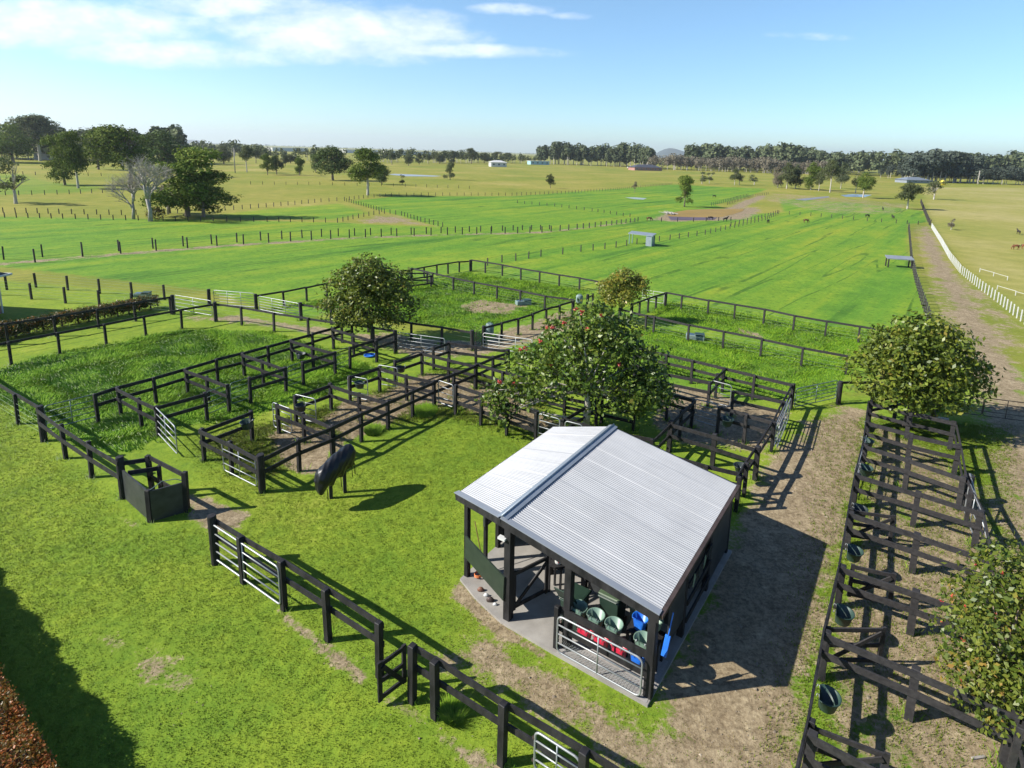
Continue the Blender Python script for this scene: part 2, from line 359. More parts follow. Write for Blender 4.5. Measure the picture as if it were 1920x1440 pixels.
def make_ground():
    ang = np.concatenate([np.linspace(-180, -54, 40)[:-1], np.linspace(-54, 54, 560), np.linspace(54, 180, 40)[1:-1]])
    rad = np.concatenate([[2.0, 5.0, 7.5], np.exp(np.linspace(math.log(9), math.log(12000), 620))])
    A, R = np.meshgrid(np.radians(ang), rad, indexing='ij')
    X = (R * np.sin(A)).ravel(); Y = (R * np.cos(A)).ravel(); na, nr = len(ang), len(rad)
    V = np.stack([X, Y, np.zeros_like(X)], 1)
    i = np.arange(na)[:, None]; j = np.arange(nr - 1)[None]; i2 = (i + 1) % na
    F = np.stack([i * nr + j, i * nr + j + 1, i2 * nr + j + 1, i2 * nr + j], -1).reshape(-1, 4)
    F = F[:, ::-1]
    V = np.concatenate([V, [[0, 0, 0]]]); me = nmesh('ground', V, F)
    # centre cap
    bm_v = len(V) - 1
    X = V[:, 0]; Y = V[:, 1]
    for nm, lst in (('lawn', LAWN), ('crop', CROP), ('lush', LUSH), ('dirt', DIRT), ('dry', DRYP)):
        a = me.attributes.new(nm, 'FLOAT', 'POINT'); a.data.foreach_set('value', weight(lst, X, Y).astype(np.float32))
    m, nt, b = newmat('ground_cover')
    pos = N(nt, 'ShaderNodeNewGeometry').outputs['Position']
    def att(n): a = N(nt, 'ShaderNodeAttribute'); a.attribute_name = n; return a.outputs['Fac']
    n03 = noise(nt, pos, .03, 5); n1 = noise(nt, pos, .35, 5, .6); n2 = noise(nt, pos, 1.6, 6, .65); n3 = noise(nt, pos, 9, 5, .7); n4 = noise(nt, pos, 40, 3, .6); nb = noise(nt, pos, .008, 4)
    # stretched noise along the crop rows
    mp = N(nt, 'ShaderNodeMapping'); mp.vector_type = 'TEXTURE'; mp.inputs['Rotation'].default_value = (0, 0, -math.radians(37)); mp.inputs['Scale'].default_value = (1, 26, 1); L(nt, pos, mp.inputs[0])
    wob = noise(nt, mp.outputs[0], .32, 4, .6)
    tr1 = noise(nt, mp.outputs[0], .21, 2, .5)
    track = smooth(nt, math_node(nt, 'ABSOLUTE', math_node(nt, 'SUBTRACT', math_node(nt, 'FRACT', math_node(nt, 'MULTIPLY', tr1, 7.0)), .5)), .075, .015)
    brk = smooth(nt, n1, .38, .56)
    # dry pasture
    tt = math_node(nt, 'ADD', math_node(nt, 'MULTIPLY', n03, .6), math_node(nt, 'ADD', math_node(nt, 'MULTIPLY', n1, .22), math_node(nt, 'MULTIPLY', nb, .18)))
    dry = ramp(nt, tt, [(.3, (.12, .165, .02)), (.46, (.185, .2, .028)), (.56, (.245, .225, .045)), (.7, (.33, .28, .095))])
    drier = ramp(nt, tt, [(.3, (.17, .2, .03)), (.47, (.255, .24, .06)), (.65, (.34, .29, .12))])
    col = mixc(nt, smooth(nt, att('dry'), .3, .7), dry, drier)
    # lawn
    n015 = noise(nt, pos, .14, 3, .5)
    tl = math_node(nt, 'ADD', math_node(nt, 'ADD', math_node(nt, 'MULTIPLY', n1, .25), math_node(nt, 'MULTIPLY', n015, .3)), math_node(nt, 'ADD', math_node(nt, 'MULTIPLY', n2, .25), math_node(nt, 'MULTIPLY', n3, .2)))
    lawn = ramp(nt, tl, [(.33, (.085, .18, .016)), (.44, (.132, .215, .018)), (.54, (.178, .242, .02)), (.65, (.24, .258, .042))])
    col = mixc(nt, smooth(nt, att('lawn'), .3, .7), col, lawn)
    # crop
    tc_ = math_node(nt, 'ADD', math_node(nt, 'MULTIPLY', n03, .35), math_node(nt, 'ADD', math_node(nt, 'MULTIPLY', n1, .2), math_node(nt, 'MULTIPLY', wob, .45)))
    crop = ramp(nt, tc_, [(.36, (.06, .155, .015)), (.44, (.095, .205, .018)), (.52, (.14, .235, .019)), (.62, (.225, .265, .022))])
    crop = mixc(nt, math_node(nt, 'MULTIPLY', smooth(nt, wob, .40, .33), .55), crop, (.035, .1, .012))
    crop = mixc(nt, math_node(nt, 'MULTIPLY', math_node(nt, 'MULTIPLY', track, brk), .75), crop, (.025, .085, .01))
    crop = mixc(nt, math_node(nt, 'MULTIPLY', smooth(nt, n2, .47, .36), .45), crop, (.035, .12, .01))
    crop = mixc(nt, math_node(nt, 'MULTIPLY', smooth(nt, n2, .58, .68), .35), crop, (.25, .3, .03))
    cw = math_node(nt, 'ADD', att('crop'), math_node(nt, 'MULTIPLY', math_node(nt, 'SUBTRACT', n2, .5), .7))
    col = mixc(nt, smooth(nt, cw, .4, .62), col, crop)
    # lush
    tg = math_node(nt, 'ADD', math_node(nt, 'MULTIPLY', n2, .5), math_node(nt, 'MULTIPLY', n3, .5))
    lush = ramp(nt, tg, [(.35, (.04, .1, .01)), (.5, (.09, .19, .012)), (.65, (.15, .25, .018))])
    lw = math_node(nt, 'ADD', att('lush'), math_node(nt, 'MULTIPLY', math_node(nt, 'SUBTRACT', n2, .5), .8))
    col = mixc(nt, smooth(nt, lw, .4, .6), col, lush)
    # dirt
    td = math_node(nt, 'ADD', math_node(nt, 'MULTIPLY', n2, .45), math_node(nt, 'MULTIPLY', n3, .55))
    dirt = ramp(nt, td, [(.32, (.12, .085, .05)), (.46, (.215, .165, .1)), (.58, (.3, .24, .15)), (.72, (.42, .35, .225))])
    dn = math_node(nt, 'ADD', math_node(nt, 'MULTIPLY', math_node(nt, 'SUBTRACT', n1, .5), 1.1), math_node(nt, 'ADD', math_node(nt, 'MULTIPLY', math_node(nt, 'SUBTRACT', n2, .5), .9), math_node(nt, 'MULTIPLY', math_node(nt, 'SUBTRACT', n3, .5), .7)))
    dw = smooth(nt, math_node(nt, 'ADD', att('dirt'), dn), .4, .62)
    col = mixc(nt, dw, col, dirt)
    # fine grain
    g = math_node(nt, 'ADD', math_node(nt, 'MULTIPLY', n3, .5), math_node(nt, 'MULTIPLY', n4, .5))
    rut = noise(nt, pos, 5.5, 6, .75)
    col = mixc(nt, math_node(nt, 'MULTIPLY', math_node(nt, 'MULTIPLY', smooth(nt, rut, .52, .66), dw), .7), col, (.1, .075, .045))
    fin = N(nt, 'ShaderNodeHueSaturation'); L(nt, col, fin.inputs['Color'])
    nm = noise(nt, pos, 3.2, 5, .7)
    gg = math_node(nt, 'ADD', math_node(nt, 'MULTIPLY', g, .9), math_node(nt, 'ADD', math_node(nt, 'MULTIPLY', nm, .75), math_node(nt, 'MULTIPLY', n1, .45)))
    L(nt, math_node(nt, 'SUBTRACT', gg, .03), fin.inputs['Value'])
    L(nt, fin.outputs[0], b.inputs['Base Color']); b.inputs['Roughness'].default_value = .9; b.inputs['Specular IOR Level'].default_value = .15
    hgt = math_node(nt, 'ADD', math_node(nt, 'MULTIPLY', n2, .2), math_node(nt, 'ADD', math_node(nt, 'MULTIPLY', n3, .14), math_node(nt, 'MULTIPLY', n4, .05)))
    bp = N(nt, 'ShaderNodeBump'); bp.inputs['Strength'].default_value = .55; bp.inputs['Distance'].default_value = .28
    L(nt, hgt, bp.inputs['Height']); L(nt, bp.outputs[0], b.inputs['Normal'])
    o = link_mesh('ground', me, m); tag(o, 'grass paddocks, lawn and bare tracks reaching the horizon', None, None, 'structure')
    cap = MB(); k = 24
    cap.v = [(2 * math.sin(2 * PI * t / k), 2 * math.cos(2 * PI * t / k), -.01) for t in range(k)]; cap.f = [tuple(reversed(range(k)))]
make_ground()

# ------------------------------------------------------------------ grass blades
def blades(name, polys, n, k, hr, wr, spread, mat, label, d0=1e9, pw=1.5, dirtcut=.5, lean=.6, growl=0.0, wavy=0.0):
    """tufts of k triangular blades scattered in world polygons; one stuff mesh"""
    pts = []
    areas = [float(abs(np.sum(p[:, 0] * np.roll(p[:, 1], -1) - np.roll(p[:, 0], -1) * p[:, 1])) / 2) for p in polys]
    for p, a in zip(polys, areas):
        m = int(n * a / sum(areas)) * 4 + 10
        x0, y0 = p.min(0); x1, y1 = p.max(0)
        m = int(m * (x1 - x0) * (y1 - y0) / max(a, 1))
        X = rng.uniform(x0, x1, m); Y = rng.uniform(y0, y1, m)
        D = np.hypot(X, Y); keep = rng.random(m) < np.minimum(1, (d0 / D) ** pw)
        X, Y = X[keep], Y[keep]; s = sdist(p, X, Y) > rng.normal(0, .25, len(X)); pts.append(np.stack([X[s], Y[s]], 1))
    Q = np.concatenate(pts)
    w = weight(DIRT, Q[:, 0], Q[:, 1]); Q = Q[rng.random(len(Q)) > w * dirtcut / .5 * .75]
    az = np.degrees(np.arctan2(Q[:, 0], Q[:, 1])); Q = Q[(np.abs(az) < 50)]
    if len(Q) > n: Q = Q[rng.permutation(len(Q))[:n]]
    n = len(Q); D = np.hypot(Q[:, 0], Q[:, 1]); grow = 1 + growl * np.maximum(0, D / 25 - 1)
    # clumpy height field
    hh = 1 - wavy + wavy * np.sin(Q[:, 0] * 1.9 + np.sin(Q[:, 1] * 1.3) * 1.5) * np.sin(Q[:, 1] * 1.6 + 1.3 * np.sin(Q[:, 0] * .9))
    base = np.repeat(Q, k, 0); G = np.repeat(grow, k); H0 = np.repeat(hh, k); T = n * k
    a = rng.uniform(0, 2 * PI, T); r = spread * np.sqrt(rng.random(T)) * G
    bx = base[:, 0] + np.cos(a) * r; by = base[:, 1] + np.sin(a) * r
    h = rng.uniform(*hr, T) * H0 * np.sqrt(G); wd = rng.uniform(*wr, T) * G; t = rng.uniform(0, 2 * PI, T)
    la = a + rng.normal(0, .6, T)
    if wavy: la = 2.2 * np.sin(bx * .9 + 1.3 * np.sin(by * .7)) + 1.7 * np.sin(by * 1.1 + np.sin(bx * .6)) + rng.normal(0, .55, T)
    ll = h * rng.uniform(.1, lean, T)
    v0 = np.stack([bx - np.cos(t) * wd / 2, by - np.sin(t) * wd / 2, np.full(T, -.01)], 1)
    v1 = np.stack([bx + np.cos(t) * wd / 2, by + np.sin(t) * wd / 2, np.full(T, -.01)], 1)
    v2 = np.stack([bx + np.cos(la) * ll, by + np.sin(la) * ll, h], 1)
    V = np.stack([v0, v1, v2], 1).reshape(-1, 3); F = np.arange(T * 3).reshape(-1, 3)
    o = link_mesh(name, nmesh(name, V, F, 3), mat); return tag(o, label, None, None, 'stuff')
lawnp = P2([(-60, 860), (0, 740), (76, 830), (170, 900), (226, 960), (290, 1000), (420, 960), (380, 880), (330, 820), (380, 800), (480, 780), (560, 900), (660, 850), (800, 790), (860, 770), (1020, 830), (900, 900), (860, 940), (870, 1090), (950, 1180), (1210, 1340), (1700, 1440), (1800, 1700), (700, 1800), (100, 1560), (-150, 1300)])
blades('lawn_grass', [lawnp], 60000, 4, (.015, .04), (.012, .026), .07, 'lawnblade', 'short yellow-green mown lawn grass round the shed and fences', dirtcut=.8)
rightp = P2([(1530, 780), (1900, 800), (1960, 1440), (1400, 1500), (1500, 1100)])
blades('track_grass', [rightp], 15000, 4, (.03, .09), (.012, .03), .07, 'lawnblade', 'thin grass growing on the bare ground of the yards at the side', dirtcut=.62)
blades('track_straw', [rightp, P2([(880, 1120), (1050, 1238), (1210, 1330), (1600, 1440), (1060, 1395), (800, 1240)])], 14000, 3, (.01, .03), (.01, .03), .08, 'dryblade', 'dead straw lying on the bare dirt', dirtcut=0, lean=3)
row2 = P2([(487, 900), (380, 830), (560, 780), (850, 690), (1000, 740), (1060, 830), (850, 780), (700, 800)])
blades('yard_grass', [row2], 8000, 5, (.03, .1), (.015, .035), .09, 'lawnblade', 'patchy short grass inside the timber yards', dirtcut=.75)
blades('yard_litter', [row2], 9000, 3, (.02, .05), (.015, .04), .1, 'dryblade', 'dry brown litter scattered inside the timber yards', dirtcut=0, lean=3)
blades('lush_grass', [LUSH[0][0]], 19000, 8, (.07, .23), (.03, .065), .2, 'lush', 'long deep green clumpy grass in the fenced paddock', dirtcut=.7, lean=1.7, wavy=.4)
blades('paddock_grass', [LUSH[1][0], LUSH[2][0], LUSH[3][0]], 18000, 5, (.06, .2), (.03, .06), .2, 'lush', 'long green grass in the small railed paddocks beyond the trees', dirtcut=.8, lean=1.5, growl=.3, wavy=.3)
nearcrop = P2([(-300, 560), (0, 498), (300, 480), (700, 450), (1190, 425), (1430, 412), (1700, 425), (1704, 470), (1738, 585), (1700, 640), (1245, 560), (884, 488), (620, 528), (480, 550), (380, 540), (0, 512)])
0 and blades('crop_grass', [nearcrop], 12000, 5, (.03, .08), (.04, .08), .2, 'fieldblade', 'bright green grass crop in the wide field beyond the yards', d0=60, pw=1.6, lean=.8, growl=.45)
# ------------------------------------------------------------------ fences
_post = {}; POSTS = []
def post_mesh(w, h, rnd, mat):
    key = (w, round(h, 2), rnd, mat)
    if key not in _post:
        b = MB()
        if rnd: b.lathe((0, 0, -.05), [(0, 0), (w * .5, 0), (w * .5, h + .02), (w * .46, h + .05), (0, h + .055)], 14)
        else:
            q = .012; s_ = w / 2
            b.box((0, 0, (h - q) / 2 - .025), w, w, h - q + .05)
            o = len(b.v); t = s_ - q
            b.v += [(-s_, -s_, h - q), (s_, -s_, h - q), (s_, s_, h - q), (-s_, s_, h - q), (-t, -t, h), (t, -t, h), (t, t, h), (-t, t, h)]
            b.f += [(o, o + 1, o + 5, o + 4), (o + 1, o + 2, o + 6, o + 5), (o + 2, o + 3, o + 7, o + 6), (o + 3, o, o + 4, o + 7), (o + 4, o + 5, o + 6, o + 7)]
        me = b.mesh('post'); me.materials.append(M[mat]); _post[key] = me
    return _post[key]
def put_post(p, root, w, h, rnd=False, mat='wood', rz=0.0):
    o = bpy.data.objects.new('post', post_mesh(w, h, rnd, mat)); COL.objects.link(o); o.parent = root
    POSTS.append((p.x, p.y))
    o.location = (p.x - root.location.x, p.y - root.location.y, 0); o.rotation_euler = (random.uniform(-.02, .02), random.uniform(-.02, .02), rz + random.uniform(-.05, .05)); return o
def fence(label, pts, h=1.34, rails=((1.25, .15), (.77, .15)), wires=(), pw=.12, side=1, group=None, mat='wood', railmat=None, world=False, spacing=None, skip_posts=(), skip_rails=(), base=False, name='rail_fence', wr=.005, rw=.045):
    """pts: pixel positions of the post tops (or of the bases with base=True); an entry (x, y, 'b') is a big round post"""
    hs = h if isinstance(h, tuple) else None
    h = h[0] if hs else h
    ps, big = [], set()
    for i, p in enumerate(pts):
        if len(p) == 3 and p[2] == 'b': big.add(i); q = at(p[0], p[1], 0 if base else h + .1)
        elif world: q = Vector((p[0], p[1], 0))
        else: q = at(p[0], p[1], 0 if base else h)
        ps.append(Vector((q.x, q.y, 0)))
    if spacing:
        out = [ps[0]]; nb = {0} if 0 in big else set()
        for i in range(len(ps) - 1):
            d = (ps[i + 1] - ps[i]).length; sp = spacing if not isinstance(spacing, tuple) else spacing[0] + (spacing[1] - spacing[0]) * i / (len(ps) - 1); m = max(1, round(d / sp))
            for j in range(1, m + 1): out.append(ps[i].lerp(ps[i + 1], j / m))
            if i + 1 in big: nb.add(len(out) - 1)
        ps, big = out, nb
    root = thing(name, ps[0], label, 'fence', group)
    n = len(ps)
    order = sorted((i for i in range(n) if i not in skip_posts), key=lambda i: ps[i].length)
    extra = order[100:]
    for i in sorted(order[:100]):
        d = (ps[min(i + 1, n - 1)] - ps[max(i - 1, 0)]); rz = math.atan2(d.y, d.x)
        if i in big: put_post(ps[i], root, .24, h + .1, True, mat, rz)
        else:
            q_ = put_post(ps[i], root, pw, h, False, mat, rz)
            if hs: q_.scale = (1, 1, (hs[0] + (hs[1] - hs[0]) * i / n) / hs[0])
    if extra:
        b = MB()
        for i in extra: b.box((ps[i].x - ps[0].x, ps[i].y - ps[0].y, h / 2), pw, pw, h)
        tag(b.build('post', mat, root), kind='stuff')
    o0 = ps[0]
    def offs(i, w):
        d = (ps[min(i + 1, n - 1)] - ps[max(i - 1, 0)]).normalized(); return Vector((-d.y, d.x, 0)) * (side * w)
    for z, hh in rails:
        b = MB()
        for i in range(n - 1):
            if i in skip_rails: continue
            a, c = ps[i] - o0, ps[i + 1] - o0; d = (c - a).normalized(); of = Vector((-d.y, d.x, 0)) * side * (pw / 2 + rw / 2 - .004)
            j = random.uniform(-.022, .022); g = d * (pw * .5)
            b.beam(a + of - g + Vector((0, 0, z + j)), c + of + g * (.96 if i < n - 2 else 1) + Vector((0, 0, z + random.uniform(-.022, .022))), rw - .002 * (i % 2), hh)
        b.build('rail', railmat or mat, root)
    for z in wires:
        b = MB()
        for i in range(n - 1):
            if i in skip_rails: continue
            b.tube([ps[i] - o0 + Vector((0, 0, z)), (ps[i] + ps[i + 1]) / 2 - o0 + Vector((0, 0, z - .006)), ps[i + 1] - o0 + Vector((0, 0, z))], wr, 4, False)
        b.build('wire', 'wire', root)
    return root, ps

GY = 'timber rails of the horse yards'
GW = 'wire strands fences'
S1 = ((1.08, .14),)                      # single top rail, wires below
W4 = (.85, .62, .4, .2)
fence('front single-rail fence with white wires, running off the left edge of the picture', [(-130, 644), (-60, 688), (26, 739), (73, 761, 'b')], 1.36, ((1.28, .15),), (.95, .7, .45, .25), skip_posts=(3,), side=1)
fence('two-rail black fence between two thick round posts, beside the solid-panelled entry', [(73, 761, 'b'), (114.6, 795), (163.5, 827), (223, 857, 'b')], 1.42, ((1.33, .15), (.83, .15)), pw=.13, side=-1)
fence('front black two-rail fence with a silver gate folded against it', [(397, 966, 'b'), (450, 1005), (527, 1051), (611, 1104), (709, 1167)], 1.46, ((1.34, .15), (.83, .15)), pw=.14, side=1, skip_posts=())
fence('front black two-rail fence running off the bottom edge, right of the small braced gate', [(771, 1210), (815, 1237), (943, 1318), (1097, 1409), (1240, 1500)], 1.46, ((1.34, .15), (.83, .15)), pw=.15, side=1)
# timber yards, left block
A1 = [(178, 738), (221, 725), (288, 707), (348, 690), (405, 673), (455, 661), (502, 648), (546, 636), (586, 625), (624, 614), (660, 604)]
fence('long back rail fence of the left yards, along the lush paddock', A1, group=GY)
fence('yard divider nearest the open silver gate, ending in a thick post', [(221, 725.5), (260, 746), (292, 761)], side=-1, group=GY)
fence('second divider of the back row of yards, between two green gates', [(348, 690.5), (387, 705), (426, 720)], side=-1, group=GY)
fence('third divider of the back row of yards from the left', [(455, 661.5), (491, 674), (534, 688)], side=-1, group=GY)
fence('fourth divider of the back row of yards, with a dark feeder on it', [(546, 636.5), (586, 648), (627, 659)], side=-1, group=GY)
fence('last divider of the back row of yards, under the round tree', [(624, 614.5), (662, 625), (705, 637)], side=-1, group=GY)
fence('short rail panel right of the thick post at the open silver gate', [(292, 761), (384, 735)], side=-1, group=GY)
fence('short rail panel ending at the third yard divider', [(467, 707), (534, 688)], side=-1, group=GY)
fence('short rail panel ending at the fourth yard divider', [(567, 677), (627, 659)], side=-1, group=GY)
fence('rail panel from the last back yard to the thick post right of the round tree', [(655, 650), (706, 634), (741, 619, 'b')], side=-1, group=GY)
# left block, front row
fence('short rail panel carrying a round green feeder, front left yard', [(378, 803), (469, 770)], side=-1, group=GY)
fence('front left end of the yards, behind the silver gate hung on its face', [(378, 803.5), (430, 827), (487, 852, 'b')], skip_posts=(), side=-1, group=GY)
FA = [(487, 852, 'b'), (558, 822), (621, 798), (676, 772), (727, 750), (773, 730), (814, 712), (851, 698), (893, 682), (925, 667), (953, 655, 'b')]
fence('long front rail fence of the left yards, facing the open lawn', FA, side=-1, group=GY)
fence('front row divider nearest the covered dummy horse', [(520, 757), (568, 773), (623, 796)], side=-1, group=GY)
fence('rail panel behind the second silver half gate', [(553, 741), (619, 718)], side=-1, group=GY)
fence('front row divider between the two feeders', [(619, 718.5), (673, 736), (726, 751)], side=-1, group=GY)
fence('rail panel beside the third silver half gate', [(655, 704), (711, 687)], side=-1, group=GY)
fence('long front row divider running to the lawn fence', [(711, 687.5), (762, 702), (813, 713)], side=-1, group=GY)
fence('rail panel with a dark feeder in the middle of the yards', [(740, 675), (791, 659)], side=-1, group=GY)
fence('last front row divider, close to the red-flowered tree', [(791, 659.5), (841, 671), (891, 683)], side=-1, group=GY)
fence('small rail panel at the far corner of the left yards', [(813, 650), (842, 640)], side=-1, group=GY)
fence('far cross fence closing the left yards, ending at a thick post', [(842, 640.5), (893, 648), (953, 655)], skip_posts=(2,), side=-1, group=GY)
fence('three-rail fence along the lawn, running under the red-flowered tree', [(854, 721), (902, 738), (951, 755), (1006, 772)], 1.5, ((1.42, .15), (1.02, .15), (.6, .15)), side=1, group=GY)
fence('three-rail divider running under the left side of the red-flowered tree', [(893, 682), (943, 697), (1000, 712), (1060, 728), (1130, 742), (1190, 755)], 1.34, ((1.25, .15), (.8, .15), (.38, .14)), side=1, group=GY)
fence('three-rail fence behind the flowered tree trunk and the shed roof', [(1055, 785), (1110, 800), (1160, 812), (1222, 823)], 1.4, ((1.32, .15), (.9, .15), (.5, .15)), side=1, group=GY)
fence('diagonal cross rails behind the flowered tree trunk', [(1050, 786), (1120, 745), (1190, 705)], side=-1, group=GY)
# right block
GR = 'timber rails of the yards behind the shed'
fence('back fence of the yards behind the shed, along the green paddock', [(1190, 650), (1250, 664), (1299, 675), (1358, 689), (1415, 703), (1487, 720)], side=1, group=GR, mat='woodgrey')
fence('second long fence of the right yards, left of the silver half gate', [(1190, 684), (1252, 701), (1331, 716)], side=1, group=GR, mat='woodgrey')
fence('short cross panel from the back fence down to the silver half gate', [(1358, 689.5), (1345, 700), (1331, 715)], side=1, group=GR)
fence('rail panel right of the silver half gate, behind the shed', [(1376, 733), (1470, 753)], side=1, group=GR, mat='woodgrey')
fence('fence crossing behind the dark right side of the flowered tree', [(1200, 725), (1253, 737), (1300, 749)], side=1, group=GR, mat='woodgrey')
fence('slanting cross fence between the tree and the yards behind the shed', [(1300, 749.5), (1278, 769), (1258, 788), (1222, 822)], side=1, group=GR)
fence('rail panel carrying the round green feeder behind the shed', [(1349, 763), (1400, 777), (1452, 791)], side=1, group=GR, mat='woodgrey')
fence('right end fence of the yards behind the shed', [(1489, 719), (1470, 753), (1452, 791), (1423, 836), (1401, 867), (1386, 893)], side=-1, group=GR, spacing=None)
fence('front fence of the right yards, in the shade behind the roof', [(1258, 789), (1341, 813), (1422, 837)], 1.38, side=-1, group=GR, pw=.17)
fence('low dark rail fence against the back corner of the shed', [(1262, 855), (1325, 873), (1388, 889)], 1.2, ((1.12, .15), (.7, .15)), side=1, group=GR)
# column of small yards on the right
GC = 'cross rails of the right-hand column of yards'
LC = [(1632, 753), (1628, 790), (1622, 832), (1608, 888), (1597, 952), (1580, 1060), (1552, 1184), (1524, 1350), (1497, 1470)]
fence('left side fence of the right-hand column of small yards, seen almost end on', LC, 1.32, ((1.25, .14), (.8, .14)), side=-1, pw=.13)
RC = [(1789, 790), (1798, 833), (1808, 893), (1822, 922), (1839, 957), (1862, 1080), (1890, 1200), (1912, 1360), (1940, 1480)]
fence('right side fence of the right-hand column of small yards', RC, 1.25, ((1.17, .12), (.7, .12)), side=1, mat='woodgrey')
CR = [([(1633, 753), (1707, 771), (1789, 790)], 'topmost cross fence of the right-hand column, under the tree'),
      ([(1628, 790), (1709, 812), (1798, 833)], 'second cross fence of the right-hand column from the top'),
      ([(1622, 833), (1706, 858), (1808, 893)], 'third cross fence of the right-hand column from the top'),
      ([(1608, 888), (1722, 921), (1839, 957)], 'fourth cross fence of the right-hand column, by the leaning steel brace'),
      ([(1597, 960), (1722, 1000), (1858, 1046)], 'fifth cross fence of the right-hand column, above the bushy tree'),
      ([(1581, 1060), (1720, 1106), (1876, 1162)], 'sixth cross fence of the right-hand column, disappearing behind the bushy tree'),
      ([(1552, 1184), (1720, 1253), (1902, 1334)], 'seventh cross fence of the right-hand column, with a broad leaning post'),
      ([(1524, 1372), (1664, 1442), (1850, 1540)], 'lowest cross fence of the right-hand column, cut by the bottom edge')]
for pts, lb in CR: fence(lb, pts, 1.3, ((1.22, .16), (.74, .16)), side=-1, pw=.17, group=GC, mat='woodgrey')
fence('black two-rail fence at the top of the right-hand column, under the round tree', [(1634, 752), (1683, 743), (1721, 736), (1765, 728)], 1.25, ((1.17, .13), (.75, .13)), side=1)
fence('single rail leading right from the thick dark gatepost to the tree', [(1577, 715, 'b'), (1640, 717), (1700, 722)], 1.12, ((1.1, .12),), side=1)
# rails beyond the yards
fence('rail and wire fence between the lush paddock and the green alley', [(402, 566, 'b'), (451, 575), (512, 586), (577, 596), (640, 605), (700, 613), (741, 619)], 1.3, ((1.22, .13),), (.9, .6, .3), side=1, mat='woodgrey', skip_posts=(6,))
fence('rail fence passing behind the round tree along the far side of the alley', [(563, 567, 'b'), (620, 577), (690, 590), (771, 605), (828, 612), (886, 619, 'b')], 1.2, ((1.12, .13),), (.8, .5, .25), side=1, mat='woodgrey')
fence('black single-rail fence left of the round tree, along the crop', [(479, 551, 'b'), (531, 546), (574, 538), (612, 530), (660, 522), (710, 513), (752, 507)], 1.15, ((1.08, .13),), W4, side=1)
fence('black single-rail fence to the far corner post, beyond the round tree', [(752, 507), (771, 503, 'b'), (795, 500), (819, 496), (840, 493), (861, 490), (882, 487, 'b')], 1.1, ((1.03, .13),), W4, side=1)
fence('small box-shaped rail pen at the far paddock corner', [(752, 512), (801, 512), (808, 517), (752, 524)], 1.05, ((1.0, .12), (.4, .12)), side=1)
fence('grey rail and wire fence from the far corner post to the small yellow tree', [(884, 488), (910, 492), (942, 497), (977, 504), (1012, 510), (1049, 516), (1087, 522), (1125, 529)], 1.08, S1, W4, side=1, mat='woodgrey')
fence('grey rail and wire fence from the box pen to the hanging drum', [(771, 503), (811, 512), (850, 521), (889, 529), (932, 537), (976, 545), (1022, 555), (1074, 562)], 1.12, S1, W4, side=1, mat='woodgrey')
fence('black rail fence along the bare path to the hanging drum', [(907, 611, 'b'), (941, 605), (972, 597), (999, 588), (1025, 578), (1050, 572), (1075, 562, 'b')], 1.15, ((1.08, .13),), W4, side=1)
fence('short black rail fence right of the small yellow tree', [(1185, 569, 'b'), (1200, 566), (1216, 560), (1231, 555), (1249, 548, 'b')], 1.1, S1, W4, side=1)
fence('grey rail and wire fence from the yellow tree post to the right-hand tree, upper line', [(1249, 548), (1279, 554), (1329, 563), (1379, 571), (1434, 580), (1490, 592), (1550, 602), (1613, 612), (1660, 620)], 1.12, S1, W4, side=1, mat='woodgrey')
fence('grey rail and wire fence across the green paddock, lower line', [(1163, 577, 'b'), (1212, 591), (1227, 594), (1292, 609), (1358, 621), (1429, 635), (1506, 652), (1590, 667)], 1.14, S1, W4, side=1, mat='woodgrey')
fence('lone thick post with a short rail beside the hanging drum', [(1102, 552, 'b'), (1112, 550)], 1.1, ((.9, .1),), side=1)
# left
fence('rail fence behind the row of red-tipped bushes', [(-90, 620), (10, 606), (100, 592), (181, 579), (251, 567), (322, 553, 'b')], 1.32, ((1.24, .14),), (.5,), side=1)
fence('rail fence in front of the red-tipped bushes', [(-90, 661), (15, 641), (107, 623), (195, 607), (270, 592), (338, 580), (402, 566, 'b')], 1.3, ((1.22, .14),), (.5,), side=1, skip_posts=(6,))
fence('wire fence with tall posts beyond the drive, upper line at the left', [(-60, 512), (9, 516), (64, 512), (124, 517), (184, 523), (245, 529), (306, 534), (390, 542, 'b')], 1.2, (), (1.12, .9, .68, .46, .24), side=1, name='wire_fence', wr=.006)
fence('wire fence with tall posts, lower line at the left', [(-60, 520), (-5, 524), (55, 531), (119, 538), (183, 544), (245, 549), (318, 557)], 1.25, (), (1.15, .92, .7, .48, .25), side=1, name='wire_fence', wr=.006)
# distant wire fences: base points, posts every few metres
def far(label, pts, sp, h=1.15, pw=.12, wires=(.6, .3), **k):
    return fence(label, pts, h, (), wires, pw=pw, side=1, base=True, spacing=sp, name='wire_fence', mat='farpost', wr=.006, **k)
far('near line of dark posts along the track that cuts the green fields', [(-70, 501), (66, 492), (155, 481), (293, 470), (407, 461), (504, 455), (584, 450), (655, 446), (744, 443), (839, 440), (947, 438), (1016, 436), (1082, 430), (1147, 422), (1190, 416)], (3.6, 1.3), (1.35, .72), .13, wires=())
far('far line of dark posts along the track that cuts the green fields', [(-70, 492), (80, 482), (287, 466), (397, 458), (489, 451), (603, 444), (695, 441), (771, 439.5), (880, 435), (962, 432), (1030, 430)], (3.6, 1.4), (1.35, .72), .13, wires=())
far('post line crossing the crop from the paddock corner past the open shelter', [(914, 498), (941, 492), (967, 489), (1014, 481), (1055, 477), (1089, 472), (1134, 467), (1194, 458), (1256, 450), (1322, 440), (1385, 425), (1435, 413), (1460, 402)], 2.4, (.85, .75), .1, wires=())
